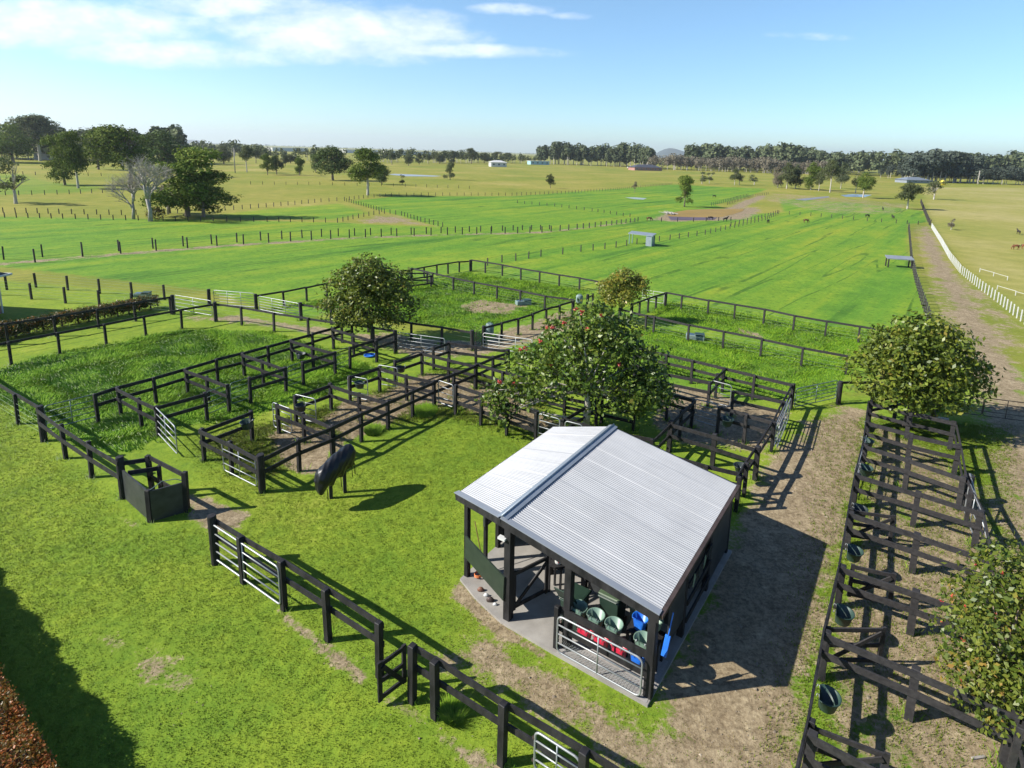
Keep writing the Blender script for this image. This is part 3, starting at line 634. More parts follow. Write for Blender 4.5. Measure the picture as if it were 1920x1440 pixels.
far('second post line running to the gate at the far end of the crop', [(1370, 424), (1408, 415), (1440, 406), (1458, 400)], 2.6, .8, .12, wires=())
far('line of posts between the brown pond and the crop', [(1196, 415), (1240, 415.5), (1300, 415.5), (1370, 414)], 3.2, .8, .12, wires=())
far('post line behind the bare white trees at the left', [(-40, 406), (9, 408), (118, 410), (236, 413), (329, 414), (400, 415), (501, 416), (588, 417), (633, 417.5), (662, 411), (701, 403), (721, 400.5)], 1.8, .8, .1, wires=())
far('post line beyond the bare white trees, rising to the field corner', [(-40, 398), (29, 399), (111, 401), (228, 403), (309, 402), (422, 395), (485, 390), (553, 384), (602, 379), (646, 376), (690, 371), (734, 368)], 1.9, .85, .1, wires=())
far('post line along the far edge of the bright green fields', [(734, 368), (830, 367), (960, 367), (1060, 363), (1150, 357), (1260, 346)], 1.9, .9, .1, wires=())
far('post line dipping through the green hollow', [(646, 377), (682, 387), (721, 399), (753, 404), (789, 415.5), (830, 426)], 1.6, .8, .1, wires=())
far('faint post line across the middle of the green fields', [(970, 381), (1040, 387), (1110, 396), (1181, 407)], 2.2, .7, .1, wires=())
far('faint distant post line behind the round dark trees', [(470, 346), (600, 347), (760, 350), (880, 354)], 3.5, 1.0, .12, wires=())
far('post line on the hillside at the far left', [(-40, 366), (60, 366), (130, 364), (212, 361)], 2.4, 1.0, .12, wires=())
far('post line high on the hillside at the far left', [(20, 327), (90, 329), (190, 330)], 4, 1.1, .14, wires=())
far('post line at the top end of the long crop, along the lane end', [(1460, 401), (1520, 405), (1600, 412), (1680, 419), (1742, 422)], 2.4, .8, .12, wires=())
far('post line along the dirt path beyond the pond', [(1334, 386), (1360, 379), (1388, 371), (1402, 368)], 2.4, .9, .12, wires=())
far('post line on the other side of the dirt path beyond the pond', [(1364, 384), (1385, 377), (1412, 369), (1440, 365)], 2.4, .9, .12, wires=())
far('black wire fence along the left side of the long lane', [(1703, 428), (1705, 452), (1708, 492), (1716, 530), (1726, 565), (1738, 600), (1745, 625)], 1.6, 1.15, .11, wires=(1.1, .8, .5, .25))
far('black wire fence continuing beyond the white fence', [(1726, 380), (1732, 397), (1740, 417), (1744, 423)], 3.5, 1.25, .2)
# white fence
_, _wp = fence('long white post fence curving away along the right side of the lane', [(1746, 427), (1763, 455), (1780, 486), (1800, 512), (1835, 541), (1870, 567), (1899, 591), (1945, 628), (2010, 680)], .95, (), (.85, .6, .35), pw=.07, side=1, base=True, spacing=1.05, name='white_fence', mat='white', wr=.008)
def white_rail(label, a, b, z=.4, h=.45):
    fence(label, [a, ((a[0] + b[0]) / 2, (a[1] + b[1]) / 2), b], h, ((z, .03),), pw=.05, side=1, mat='white', rw=.02)
white_rail('short white rail in the dry paddock beyond the white fence', (1838, 503), (1890, 518))
white_rail('short white rail beside the tall white stake at the right edge', (1871, 535), (1940, 556))

# ------------------------------------------------------------------ gates
def rounded(p0, u, up, w, h, r=.12):
    pts = []
    for cx, cz, a0 in ((r, r, 180), (w - r, r, 270), (w - r, h - r, 0), (r, h - r, 90)):
        for k in range(5):
            a = math.radians(a0 + 90 * k / 4); pts.append(p0 + u * (cx + r * math.cos(a)) + up * (cz + r * math.sin(a)))
    return pts + [pts[0]]
def gate(label, a, b, z0=.2, z1=1.15, bars=3, stiles=1, mat='steel', r=.022, group=None, ztop=None, mesh=False):
    """steel gate between pixel points a and b on the top bar at height z1"""
    A = at(a[0], a[1], z1); B = at(b[0], b[1], z1); A.z = B.z = 0
    root = thing('steel_gate', A, label, 'gate', group)
    d = B - A; w = d.length; u = d.normalized(); up = Vector((0, 0, 1)); h = z1 - z0; o = up * z0
    MB().tube(rounded(o, u, up, w, h, min(.12, h * .2)), r, 7, False).build('frame', mat, root, True)
    for k in range(bars):
        z = h * (k + 1) / (bars + 1); MB().tube([o + up * z + u * .01, o + up * z + u * (w - .01)], r * .75, 6).build('bar', mat, root, True)
    for k in range(stiles):
        x = w * (k + 1) / (stiles + 1); MB().tube([o + u * x + up * .01, o + u * x + up * (h - .01)], r * .8, 6).build('stile', mat, root, True)
    b2 = MB()
    for z in (.2, .8): b2.box(tuple(o + up * h * z - u * .03), .06, .04, .05, math.atan2(u.y, u.x))
    b2.build('hinge', 'steeldark', root)
    if mesh:
        m2 = MB(); t = .0
        while t < w + h:
            for sgn in (1, -1):
                x0, x1 = t, t - h * .5
                p = lambda x, z: o + u * min(max(x, 0), w) + up * z
                if 0 <= x1 and x0 <= w:
                    m2.tube([p(x0 if sgn > 0 else x1, .02), p(x1 if sgn > 0 else x0, h * .5)], .003, 3, False)
            t += .085
        m2.build('wire_mesh', 'steel', root)
    return root
gate('silver gate folded open against the front fence, beside the thick round post', (391, 978), (522, 1064), .18, 1.3, 3, 1, r=.026)
gate('silver gate in the front fence, cut by the bottom edge of the picture', (1004, 1370), (1088, 1424), .3, 1.18, 3, 1, mat='steel', r=.024)
gate('green-grey gate between the thick round post and the back yards', (82, 762), (177, 739), .2, 1.22, 3, 1, 'steelgreen')
gate('silver gate standing open at the left end of the back yards', (289, 761), (328, 800), .15, 1.3, 3, 1)
gate('silver gate fixed on the end face of the front left yard', (416, 828), (478, 857), .12, 1.25, 3, 1)
gate('green gate left of the second back-row divider', (386, 736), (425, 721), .25, 1.25, 3, 0, 'steelgreen', .016)
gate('green gate right of the second back-row divider', (431, 719), (466, 708), .25, 1.25, 3, 0, 'steelgreen', .016)
gate('green gate between the third divider and a short rail panel', (538, 688), (566, 678), .25, 1.25, 3, 0, 'steelgreen', .016)
gate('thin green gate between the fourth divider and the last back yard', (630, 659), (654, 650), .25, 1.25, 3, 0, 'steelgreen', .016)
GH = 'small silver half gates in the yards'
gate('small silver half gate nearest the covered dummy horse', (511, 754), (545, 767), .2, 1.3, 3, 0, group=GH)
gate('small silver half gate with a dark feeder behind it', (552, 739), (591, 748), .2, 1.3, 3, 0, group=GH)
gate('small silver half gate in the middle of the front row of yards', (652, 704), (689, 711), .2, 1.25, 3, 0, group=GH)
gate('small silver half gate beside the dark feeder in the middle of the yards', (709, 684), (745, 690), .3, 1.3, 2, 0, group=GH)
gate('small silver half gate where the lawn fence turns to three rails', (822, 713), (850, 722), .2, 1.3, 3, 0, group=GH)
gate('small silver gate left of the shed roof, under the flowered tree', (1010, 775), (1050, 786), .3, 1.45, 3, 0, group=GH)
gate('narrow silver gate touching the back of the shed roof', (1060, 789), (1092, 797), .3, 1.4, 3, 0, group=GH)
gate('small silver half gate in the yards behind the shed', (1334, 713), (1372, 723), .2, 1.3, 3, 0, group=GH)
gate('small silver half gate left of the green feeder behind the shed', (1305, 748), (1348, 760), .3, 1.3, 3, 0, group=GH)
gate('thin gate folded open at the far corner of the left yards', (797, 656), (812, 648), .3, 1.2, 2, 0, 'steel', .016)
for k, (a, b, t) in enumerate((((1477, 748), (1455, 797), 'inner'), ((1483, 746), (1461, 799), 'outer'))):
    gate('steel gate folded against the right end of the yards, the %s of the pair' % t, a, b, .2, 1.2, 3, 0)
gate('wide green gate beside the thick dark gatepost', (1493, 729), (1571, 713), .2, 1.15, 4, 1, 'steelgreen')
gate('rusty gate across the lane right of the round tree, left leaf', (1790, 739), (1846, 746), .25, 1.15, 3, 0, 'steeldark', .02)
gate('rusty gate across the lane at the right edge, right leaf', (1848, 746), (1935, 757), .25, 1.15, 3, 1, 'steeldark', .02)
gate('white-grey gate at the lane corner, left of the alley post', (327, 553), (396, 564), .15, 1.2, 3, 1)
gate('long pale gate right of the alley corner post', (400, 544), (476, 550), .15, 1.2, 4, 2, 'steel')
gate('pale gate between two thick posts left of the round tree', (485, 555), (560, 569), .15, 1.15, 4, 2, 'steel')
gate('long white gate lying across the path left of the flowered tree', (906, 624), (998, 637), .2, 1.1, 3, 2, 'white')
gate('long pale gate right of the thick post by the round tree', (746, 623), (834, 635), .2, 1.1, 3, 1, 'steel')
gate('dark gate between the two posts at the start of the bare path', (892, 621), (906, 613), .2, 1.1, 4, 0, 'steeldark', .018)
gate('white gate right of the small yellow tree', (1205, 543), (1246, 549), .2, 1.1, 3, 1, 'white', .018)
gate('steel gate folded along the left side of the right-hand column', (1625, 815), (1604, 880), .2, 1.25, 3, 0)
gate('leaning steel gate by the broad post in the right-hand column', (1818, 905), (1840, 958), .1, 1.2, 1, 1)

def wooden_gate(label, a, b, z0=.15, z1=1.25, group=None, mat='wood', flip=False, extra=True):
    A = at(a[0], a[1], z1); B = at(b[0], b[1], z1); A.z = B.z = 0
    root = thing('wooden_gate', A, label, 'gate', group); d = B - A; w = d.length; u = d.normalized(); up = Vector((0, 0, 1)); nrm = Vector((-u.y, u.x, 0))
    MB().beam(up * z0, up * z1, .05, .1, u).build('stile', mat, root)
    MB().beam(u * w + up * z0, u * w + up * z1, .05, .1, u).build('stile', mat, root)
    for z in ((z0 + .08, (z0 + z1) / 2, z1 - .08) if extra else (z0 + .08, z1 - .08)):
        MB().beam(u * .05 + up * z, u * (w - .05) + up * z, .046, .1).build('rail', mat, root)
    p, q = (z0 + .12, z1 - .12); 
    if flip: p, q = q, p
    MB().beam(u * .06 + up * p - nrm * .045, u * (w - .06) + up * q - nrm * .045, .035, .1).build('brace', mat, root)
    return root
wooden_gate('small black wooden gate with a diagonal brace, standing ajar in the front fence', (711, 1242), (757, 1209), .12, 1.12, flip=True)
GB = 'braced wooden gates open in the right-hand column'
wooden_gate('braced wooden gate standing open below the fourth cross fence', (1600, 955), (1676, 966), .2, 1.2, GB, 'woodgrey')
wooden_gate('braced wooden gate standing open beside the sixth cross fence', (1600, 1058), (1677, 1075), .2, 1.2, GB, 'woodgrey')
wooden_gate('braced wooden gate standing open above the seventh cross fence', (1554, 1175), (1658, 1176), .2, 1.2, GB, 'woodgrey')
wooden_gate('braced wooden gate standing open at the bottom edge', (1526, 1360), (1664, 1412), .2, 1.2, GB, 'woodgrey')

# ------------------------------------------------------------------ panelled entry (left)
def entry():
    a = at(228, 932); b = at(283, 978); c = at(351, 960); a.z = b.z = c.z = 0
    r = thing('entry_pen', a, 'black entry pen with solid board panels beside the thick round post', 'pen')
    f = lambda p: p - a
    MB().beam(f(a) + Vector((.16, -.05, .55)), f(b) + Vector((0, 0, .55)), .05, 1.08).build('front_panel', 'panelblack', r)
    MB().beam(f(b) + Vector((.06, 0, .55)), f(c) + Vector((-.04, 0, .55)), .05, 1.06).build('side_panel', 'panelblack', r)
    MB().tube([f(b) + Vector((.05, 0, 1.1)), f(b).lerp(f(c), .3) + Vector((0, .18, 1.22)), f(b).lerp(f(c), .7) + Vector((0, .12, 1.22)), f(c) + Vector((0, 0, 1.12))], .014, 6).build('hoop', 'steelgreen', r)
    for p, h in ((b, 1.12), (c, 1.45)): put_post(p, r, .14, h)
    d = at(278, 853, 1.42); d.z = 0; e = at(296, 868, 1.3); e.z = 0
    put_post(d, r, .13, 1.42); put_post(e, r, .1, 1.2)
    MB().beam(f(d) + Vector((0, 0, 1.34)), f(c) + Vector((0, 0, 1.34)), .045, .15).build('rail', 'wood', r)
    MB().beam(f(d) + Vector((0, 0, .6)), f(c) + Vector((0, 0, .6)), .045, .15).build('rail', 'wood', r)
    MB().beam(Vector((.1, 0, 1.25)), f(d) + Vector((0, 0, 1.25)), .045, .15).build('rail', 'wood', r)
    MB().beam(Vector((.55, -.3, 1.1)), f(e) + Vector((0, 0, 1.1)), .045, .15).build('rail', 'wood', r)
entry()
# steel brace props by the right column
bp0 = at(1808, 945); bp0.z = 0
r_ = thing('leaning_prop', bp0, 'pale steel prop leaning from the broad post in the right-hand column', 'prop')
MB().tube([Vector((0, 0, 1.2)), at(1852, 1015) - bp0], .03, 7).build('tube', 'steel', r_, True)
MB().lathe((0, 0, -.05), [(0, 0), (.19, 0), (.17, 1.2), (0, 1.22)], 10).build('stump', 'woodgrey', r_)
# ------------------------------------------------------------------ shed
YS = .5644
SO = Vector((-.778, 13.229, 0))
UA = Vector((math.cos(YS), -math.sin(YS), 0)); VA = Vector((math.sin(YS), math.cos(YS), 0))
def sw(u, v, z=0.0): return SO + UA * u + VA * v + Vector((0, 0, z))
shed = thing('open_shed', SO, 'open-sided black timber shed with a silver corrugated roof on a concrete slab', 'shed', rz=-YS)
def part(name, mb, mat, parent=shed, **k): return mb.build(name, mat, parent, **k)
def prism(pts, z0, z1):
    b = MB(); n = len(pts); b.v = [(x, y, z0) for x, y in pts] + [(x, y, z1) for x, y in pts]
    b.f = [tuple(reversed(range(n))), tuple(range(n, 2 * n))] + [(i, (i + 1) % n, n + (i + 1) % n, n + i) for i in range(n)]; return b
part('slab', prism([(-1.98, .38), (-1.2, .08), (-.1, -.2), (1.55, -.24), (4.02, -.24), (4.12, 6.1), (-2.05, 6.1)], -.05, .07), 'concrete')
part('paving', prism([(1.62, -.2), (3.98, -.2), (3.98, 1.1), (1.62, 1.1)], .06, .076), 'paver')
RU, RZ, EUR, EZR, EUL, EZL = -.2, 2.93, 4.06, 2.30, -2.22, 2.57
def corrugated(p0, p1, q0, q1, amp=.0085, per=.078):
    """sheet between top edge p0-p1 and bottom edge q0-q1, waves run along p0->p1"""
    P0, P1, Q0, Q1 = map(Vector, (p0, p1, q0, q1)); length = (P1 - P0).length; n = int(length / per * 8); b = MB(); nr = 4
    for i in range(n + 1):
        t = i / n; s = t * length; w = math.cos(2 * PI * s / per) * amp
        lap = (s % .762) / .762
        if lap < .05: w += .006
        for j in range(nr + 1):
            p = P0.lerp(P1, t).lerp(Q0.lerp(Q1, t), j / nr); b.v.append((p.x, p.y, p.z + w))
    for i in range(n):
        for j in range(nr):
            a = i * (nr + 1) + j; b.f.append((a, a + 1, a + nr + 2, a + nr + 1))
    return b
part('roof', corrugated((RU, .02, RZ), (RU, 6.16, RZ), (EUR, .02, EZR), (EUR, 6.1, EZR)), 'roof', smooth=True)
part('roof', corrugated((RU, 6.16, RZ - .004), (RU, .02, RZ - .004), (EUL, 5.55, EZL), (EUL, .62, EZL)), 'roof', smooth=True)
rc = MB()
rc.add([(RU, -.06, RZ + .06), (RU, 6.22, RZ + .06), (RU + .16, 6.22, RZ + .016), (RU + .16, -.06, RZ + .016), (RU - .16, 6.22, RZ + .01), (RU - .16, -.06, RZ + .01), (RU, -.06, RZ + .03), (RU, 6.22, RZ + .03)], [(0, 3, 2, 1), (0, 1, 4, 5), (5, 6, 3, 0), (4, 1, 2, 7)])
part('ridge_cap', rc, 'ridge'); part('ridge_cap', MB().tube([(RU, -.07, RZ + .07), (RU, 6.23, RZ + .07)], .025, 8), 'ridge', smooth=True)
def strip(a, b, w, t, mat, name):
    part(name, MB().beam(a, b, w, t), mat)
strip((RU - .02, -.04, RZ + .015), (EUR + .03, -.04, EZR + .02), .17, .02, 'greyroof', 'barge_flashing')
strip((RU - .06, -.03, RZ + .012), (EUL - .06, .57, EZL + .02), .17, .02, 'greyroof', 'barge_flashing')
strip((RU, -.1, RZ - .1), (EUR + .02, -.1, EZR - .1), .05, .2, 'wood', 'fascia')
strip((RU, -.1, RZ - .1), (EUL - .05, .54, EZL - .1), .05, .2, 'wood', 'fascia')
strip((RU, 6.18, RZ - .1), (EUR, 6.14, EZR - .1), .05, .18, 'wood', 'fascia')
part('gutter', MB().beam((EUR + .05, -.08, EZR - .05), (EUR + .05, 6.14, EZR - .05), .1, .09), 'steeldark')
strip((EUL - .01, .58, EZL - .08), (EUL - .01, 5.56, EZL - .08), .05, .12, 'wood', 'fascia')
strip((EUR - .08, -.02, EZR - .12), (EUR - .08, 6.1, EZR - .12), .06, .16, 'wood', 'beam')
strip((RU, 0, RZ - .14), (RU, 6.1, RZ - .14), .08, .2, 'wood', 'beam')
for v in (1.5, 3.0, 4.5): 
    strip((RU, v, RZ - .14), (EUR - .1, v, EZR - .1), .05, .12, 'wood', 'rafter'); strip((RU, v, RZ - .14), (EUL + .05, v, EZL - .1), .05, .12, 'wood', 'rafter')
for (u, v, h, w) in ((0, .0, 2.78, .2), (1.74, .08, 2.55, .19), (3.93, .0, 2.2, .19), (-1.9, .6, 2.45, .14), (-1.95, 2.1, 2.45, .13), (-1.95, 4.0, 2.45, .14), (-1.95, 5.3, 2.45, .14),
                     (0, 2.05, 2.75, .15), (0, 4.0, 2.75, .16), (0, 5.95, 2.75, .16), (3.93, 2.05, 2.2, .16), (3.93, 4.0, 2.2, .16), (3.93, 5.95, 2.2, .16), (1.9, 5.95, 2.5, .15), (1.2, 1.9, 2.6, .15)):
    part('post', MB().box((u, v, h / 2 + .02), w, w, h), 'wood', bevel=.01)
part('post', MB().box((1.52, -.08, .62), .12, .1, 1.24), 'wood', bevel=.01)
strip((-1.88, .5, 1.07), (-.05, -.13, 1.0), .04, .7, 'panelgreen', 'side_panel')
for z, h in ((1.1, .19), (.62, .19)): strip((1.5, .0, z), (3.9, -.02, z), .045, h, 'wood', 'board')
strip((3.98, .9, 1.3), (3.98, 1.95, 1.3), .04, 1.3, 'panelblack', 'wall_panel'); strip((3.98, 4.1, 1.15), (3.98, 5.9, 1.15), .04, 1.8, 'panelblack', 'wall_panel')
for z in (.5, 1.0, 1.5): strip((4.03, 2.1, z), (4.03, 4.0, z), .04, .14, 'wood', 'board')
strip((1.95, 6.0, 1.1), (3.9, 6.0, 1.1), .04, 2.0, 'panelblack', 'wall_panel'); strip((.1, 6.0, .9), (1.85, 6.0, .9), .04, .5, 'wood', 'board')
strip((.08, 2.0, 1.05), (1.15, 2.0, 1.05), .045, .16, 'wood', 'board'); strip((.08, 2.0, .55), (1.15, 2.0, .55), .045, .16, 'wood', 'board')
strip((-1.9, 3.1, .8), (-.1, 3.1, .8), .045, .3, 'wood', 'board'); strip((-1.9, 3.1, .35), (-.1, 3.1, .35), .045, .2, 'wood', 'board')
strip((1.3, 1.95, 1.1), (3.85, 2.0, 1.1), .04, 1.7, 'panelblack', 'wall_panel')
strip((-1.95, 2.2, .75), (-1.95, 5.3, .75), .04, 1.25, 'panelblack', 'wall_panel')  # half wall added on the open left side to shade the slab inside
part('tack_board', MB().box((-1.86, 1.55, 1.6), .09, .5, .75), 'panelblack', bevel=.01)
part('tack_board', MB().box((-1.86, 1.38, .85), .09, .1, 1.5), 'wood')
lamp = MB().box((-.14, -.12, 2.42), .22, .12, .06); part('light_fitting', lamp, 'white')
def wgate():
    r = thing('wooden_gate', sw(.05, .12), 'small black braced gate opened inwards from the middle post of the shed', 'gate', rz=-YS + PI / 2 - .35)
    for x in (.04, 1.1): MB().box((x, 0, .8), .09, .05, 1.15).build('stile', 'wood', r)
    for z in (.32, 1.3): MB().box((.57, 0, z), .97, .046, .1).build('rail', 'wood', r)
    MB().beam((.08, -.04, .4), (1.06, -.04, 1.22), .03, .1).build('brace', 'wood', r)
wgate()
def sgate():
    g = thing('steel_gate', sw(1.62, -.2), 'wide silver steel gate in front of the feed buckets at the shed', 'gate', rz=-YS)
    w = 2.2; h = 1.0; o = Vector((0, 0, .12)); u = Vector((1, 0, 0)); up = Vector((0, 0, 1))
    MB().tube(rounded(o, u, up, w, h, .14), .024, 8, False).build('frame', 'steel', g, True)
    for k in range(3): MB().tube([o + up * (h * (k + 1) / 4) + u * .01, o + up * (h * (k + 1) / 4) + u * (w - .01)], .018, 7).build('bar', 'steel', g, True)
    MB().tube([o + u * (w / 2), o + u * (w / 2) + up * h], .02, 7).build('stile', 'steel', g, True)
    m2 = MB(); t = -.4
    while t < w + .4:
        for s_ in (1, -1):
            a = (t, .0) ; b = (t + .4 * s_, .4)
            x0, x1 = a[0], b[0]; z0, z1 = 0.0, .4
            if x1 < 0 or x1 > w or x0 < 0 or x0 > w: continue
            m2.tube([o + u * x0 + up * z0, o + u * x1 + up * z1], .0035, 3, False)
        t += .075
    m2.build('wire_mesh', 'steel', g)
sgate()
# ------------------------------------------------------------------ feeders and tubs
def feeder(label, p, rz, mat, r=.2, h=.26, group=None, hooks=True, name='feed_bucket'):
    o = thing(name, p, label, 'bucket', group, rz)
    b = MB(); fl = r * .62
    b.lathe((0, 0, 0), [(0, 0), (r * .66, 0), (r * .72, .02), (r, h), (r * 1.07, h + .005), (r * 1.07, h - .015), (r * 1.0, h - .012)], 20, flat=fl)
    b.build('tub', mat, o, True)
    i = MB(); i.lathe((0, 0, 0), [(0, .025), (r * .64, .025), (r * .95, h), (r * 1.0, h + .004)], 20, flat=fl * .94); i.build('inner', mat, o, True)
    if hooks:
        for x in (-.5, .5):
            MB().tube([(x * r, -fl + .01, h - .06), (x * r, -fl - .012, h + .05), (x * r, -fl - .05, h + .06), (x * r, -fl - .065, h - .02)], .008, 5).build('hook', 'steel', o, True)
    return o
GBK = 'feed buckets hooked behind the shed gate'
for k, (u, v, z, m, lb, r) in enumerate([
    (1.95, .22, .9, 'bucketlight', 'pale green feed bucket on the top board, nearest the shed doorway', .19),
    (2.42, .22, .9, 'bucketlight', 'pale green feed bucket on the top board, middle of the three in a row', .19),
    (2.9, .22, .9, 'bucketlight', 'pale green feed bucket on the top board, right of the middle one', .19),
    (2.15, .21, .44, 'red', 'red feed bucket on the lower board, left of the gate stile', .19),
    (2.6, .21, .44, 'red', 'red feed bucket on the lower board, just behind the gate stile', .19),
    (3.08, .21, .44, 'red', 'red feed bucket on the lower board, right of the gate stile', .19),
    (3.55, .2, .5, 'blue', 'blue feed bucket low behind the right end of the shed gate', .17)]):
    feeder(lb, sw(u, v, z), -YS, M[m], r + .02, .34, GBK)
feeder('large pale green bucket by the right corner post of the shed', sw(3.62, .3, .85), -YS, M['bucketlight'], .22, .3, GBK)
feeder('blue bucket behind the large pale green one in the shed', sw(3.3, .85, .85), -YS, M['blue'], .19, .3, None, False, 'bucket')
feeder('pale green bucket under the roof corner, above the blue bucket', sw(3.66, .9, 1.0), -YS, M['bucketlight'], .18, .26, None, False, 'bucket')
st = thing('bucket_stand', sw(3.45, .85), 'low dark stand under the buckets at the shed corner', 'stand', rz=-YS)
MB().box((0, 0, .83), .85, .45, .04).build('top', 'wood', st)
for x in (-.38, .38):
    for y in (-.18, .18): MB().box((x, y, .445), .06, .06, .74).build('leg', 'wood', st)
def wheelie(label, p, rz, lid='bin', body='bin', open_=False, group='wheelie bins in the shed'):
    o = thing('wheelie_bin', p, label, 'bin', group, rz)
    b = MB(); w0, d0, w1, d1, h = .44, .46, .56, .62, .98
    b.add([(-w0 / 2, -d0 / 2, .05), (w0 / 2, -d0 / 2, .05), (w0 / 2, d0 / 2, .05), (-w0 / 2, d0 / 2, .05), (-w1 / 2, -d1 / 2, h), (w1 / 2, -d1 / 2, h), (w1 / 2, d1 / 2, h), (-w1 / 2, d1 / 2, h)], [(0, 3, 2, 1), (0, 1, 5, 4), (1, 2, 6, 5), (2, 3, 7, 6), (3, 0, 4, 7), (4, 5, 6, 7)])
    b.box((0, 0, h - .03), w1 + .05, d1 + .05, .05); b.build('body', body, o, bevel=.02)
    if open_: MB().beam((0, d1 / 2 + .02, h), (0, d1 / 2 + .3, h + .45), w1, .03).build('lid', lid, o, bevel=.01)
    else: MB().box((0, .02, h + .04), w1 + .04, d1 + .06, .05).build('lid', lid, o, bevel=.02)
    MB().tube([(-.22, d1 / 2 + .07, h - .02), (.22, d1 / 2 + .07, h - .02)], .018, 6).build('handle', body, o)
    for x in (-.25, .25): MB().tube([(x - .025, d0 / 2, .1), (x + .025, d0 / 2, .1)], .1, 14).build('wheel', 'steeldark', o)
wheelie('dark green wheelie bin with its lid open, beside the inner shed post', sw(1.55, .75, .07), -YS + PI, open_=True)
wheelie('dark green wheelie bin behind the row of pale green buckets', sw(2.35, 1.35, .07), -YS, 'binlid')
wheelie('green wheelie bin with a pale lid, near the roof corner of the shed', sw(3.15, 1.45, .07), -YS, 'binlid', 'binlid')
# small stuff in the wash bay
jug = thing('plastic_jug', sw(.55, 1.55, .96), 'white plastic jug with a red mark, standing in the shed doorway', 'jug', rz=.3)
MB().lathe((0, 0, 0), [(0, 0), (.09, 0), (.1, .04), (.1, .2), (.05, .28), (.03, .34), (0, .34)], 14).build('bottle', 'white', jug, True)
MB().box((0, -.099, .1), .08, .012, .07).build('mark', 'red', jug)
tb = thing('side_table', sw(.55, 1.55), 'small dark table carrying the white plastic jug', 'table', rz=-YS)
MB().box((0, 0, .935), .45, .4, .04).build('top', 'wood', tb)
for x in (-.18, .18):
    for y in (-.15, .15): MB().box((x, y, .49), .05, .05, .85).build('leg', 'wood', tb)
br = thing('broom', sw(-1.55, .95, .07), 'long-handled broom leaning inside the left bay of the shed', 'broom', rz=.2)
MB().tube([(0, 0, .08), (-.25, .5, 1.35)], .014, 6).build('handle', 'rust', br); MB().box((0, 0, .05), .32, .07, .09).build('bristles', 'rope', br)
hs = MB()
pts = [sw(-1.75, .75, .5)] + [sw(-1.6 + .12 * math.cos(t * .9), .75 + .14 * math.sin(t * .9), .1 + .004 * t) for t in range(22)]
hs.tube(pts, .012, 5); tag(hs.build('hose', 'rope', None, True), 'orange hose lying in loops at the left post of the shed', 'hose')
for k, (u, v, m, s_) in enumerate(((-1.2, .35, 'rust', .09), (-.95, .28, 'white', .07), (-.75, .2, 'steeldark', .1), (-.55, .16, 'white', .06))):
    b = MB(); b.lathe((0, 0, 0), [(0, 0), (s_, 0), (s_ * 1.1, s_ * .5), (s_ * .6, s_ * 1.1), (0, s_ * 1.2)], 9, sy=.6)
    o = b.build('grooming_brush', m, None, True); o.location = sw(u, v, .07)
    tag(o, ['brown brush on the slab under the green panel', 'white brush beside the brown one on the slab', 'dark round brush on the slab under the green panel', 'small white brush nearest the middle shed post'][k], 'brush', 'brushes under the green shed panel')
sc_ = thing('manure_scoop', sw(4.1, .35, .8), 'bright blue plastic scoop hanging on the right corner of the shed', 'scoop', rz=-YS)
MB().beam((0, 0, .1), (.02, .16, .55), .04, .13, (1, 0, 0)).build('pan', 'blue', sc_, bevel=.01); MB().tube([(.02, .1, .4), (.05, .3, 1.05)], .015, 6).build('handle', 'blue', sc_)
for k in range(4):
    b = MB(); b.tube([(0, 0, 0), (.06, 0, -.12), (.05, .02, -.3), (-.02, .02, -.38), (-.07, 0, -.25), (0, 0, 0)], .012, 5)
    o = b.build('halter', 'bucketdark' if k % 2 else 'wire', None); o.location = sw(4.1, 2.3 + k * .42, 1.75); o.rotation_euler = (0, 0, -YS + PI / 2)
    tag(o, ['%s halter hanging on the shady right side of the shed, %s' % ('dark' if k % 2 else 'grey', w) for w in ('nearest the front',) * 1][0] if k == 0 else ['', 'dark halter, second from the front on the shady side of the shed', 'grey halter, third from the front on the shady side of the shed', 'dark halter at the back of the shady side of the shed'][k], 'halter', 'halters hanging on the shed')

# yard feeders
GF = 'feeders hung on the yard rails'
YA = -YS
def fd(label, px, py, z, rz, mat='bucketdark', r=.24, h=.28): feeder(label, at(px, py, z), rz, M[mat], r, h, GF)
fd('dark green round feeder on the front left yard rail', 464, 803, .7, YS * -1 + PI * .5 + .4, 'bucketgreen', .26, .3)
fd('dark feeder behind the second silver half gate', 565, 770, .7, PI * .75, 'bucketdark')
fd('green feeder behind the third silver half gate', 675, 727, .75, PI * .75, 'bucketgreen')
fd('dark feeder on the rail in the middle of the yards', 752, 697, .75, PI * .9, 'bucketdark')
fd('dark feeder on the fourth back-row divider', 564, 672, .6, YA, 'bucketdark', .26)
fd('pale green feeder hanging beside the post behind the shed', 1362, 797, .7, -1.9, 'bucketgreen', .28, .3)
fd('black tub in the shade at the back corner of the shed', 1388, 884, .6, .3, 'bucketdark', .25, .25)
for (x, y, lb, m) in ((1630, 800, 'green feeder at the top of the left side of the right-hand column', 'bucketgreen'), (1624, 830, 'green feeder between the second and third cross fences on the right', 'bucketgreen'), (1621, 882, 'green feeder just above the fourth cross fence on the right', 'bucketgreen'),
                      (1609, 960, 'dark feeder just below the fourth cross fence on the right', 'bucketdark'), (1598, 1040, 'green feeder between the fifth and sixth cross fences on the right', 'bucketgreen'), (1578, 1158, 'green feeder between the sixth and seventh cross fences on the right', 'bucketgreen'), (1549, 1318, 'large dark green feeder below the seventh cross fence on the right', 'bucketgreen')):
    fd(lb, x, y + 8, .7, -YS - PI / 2 + .1, m, .25, .3)
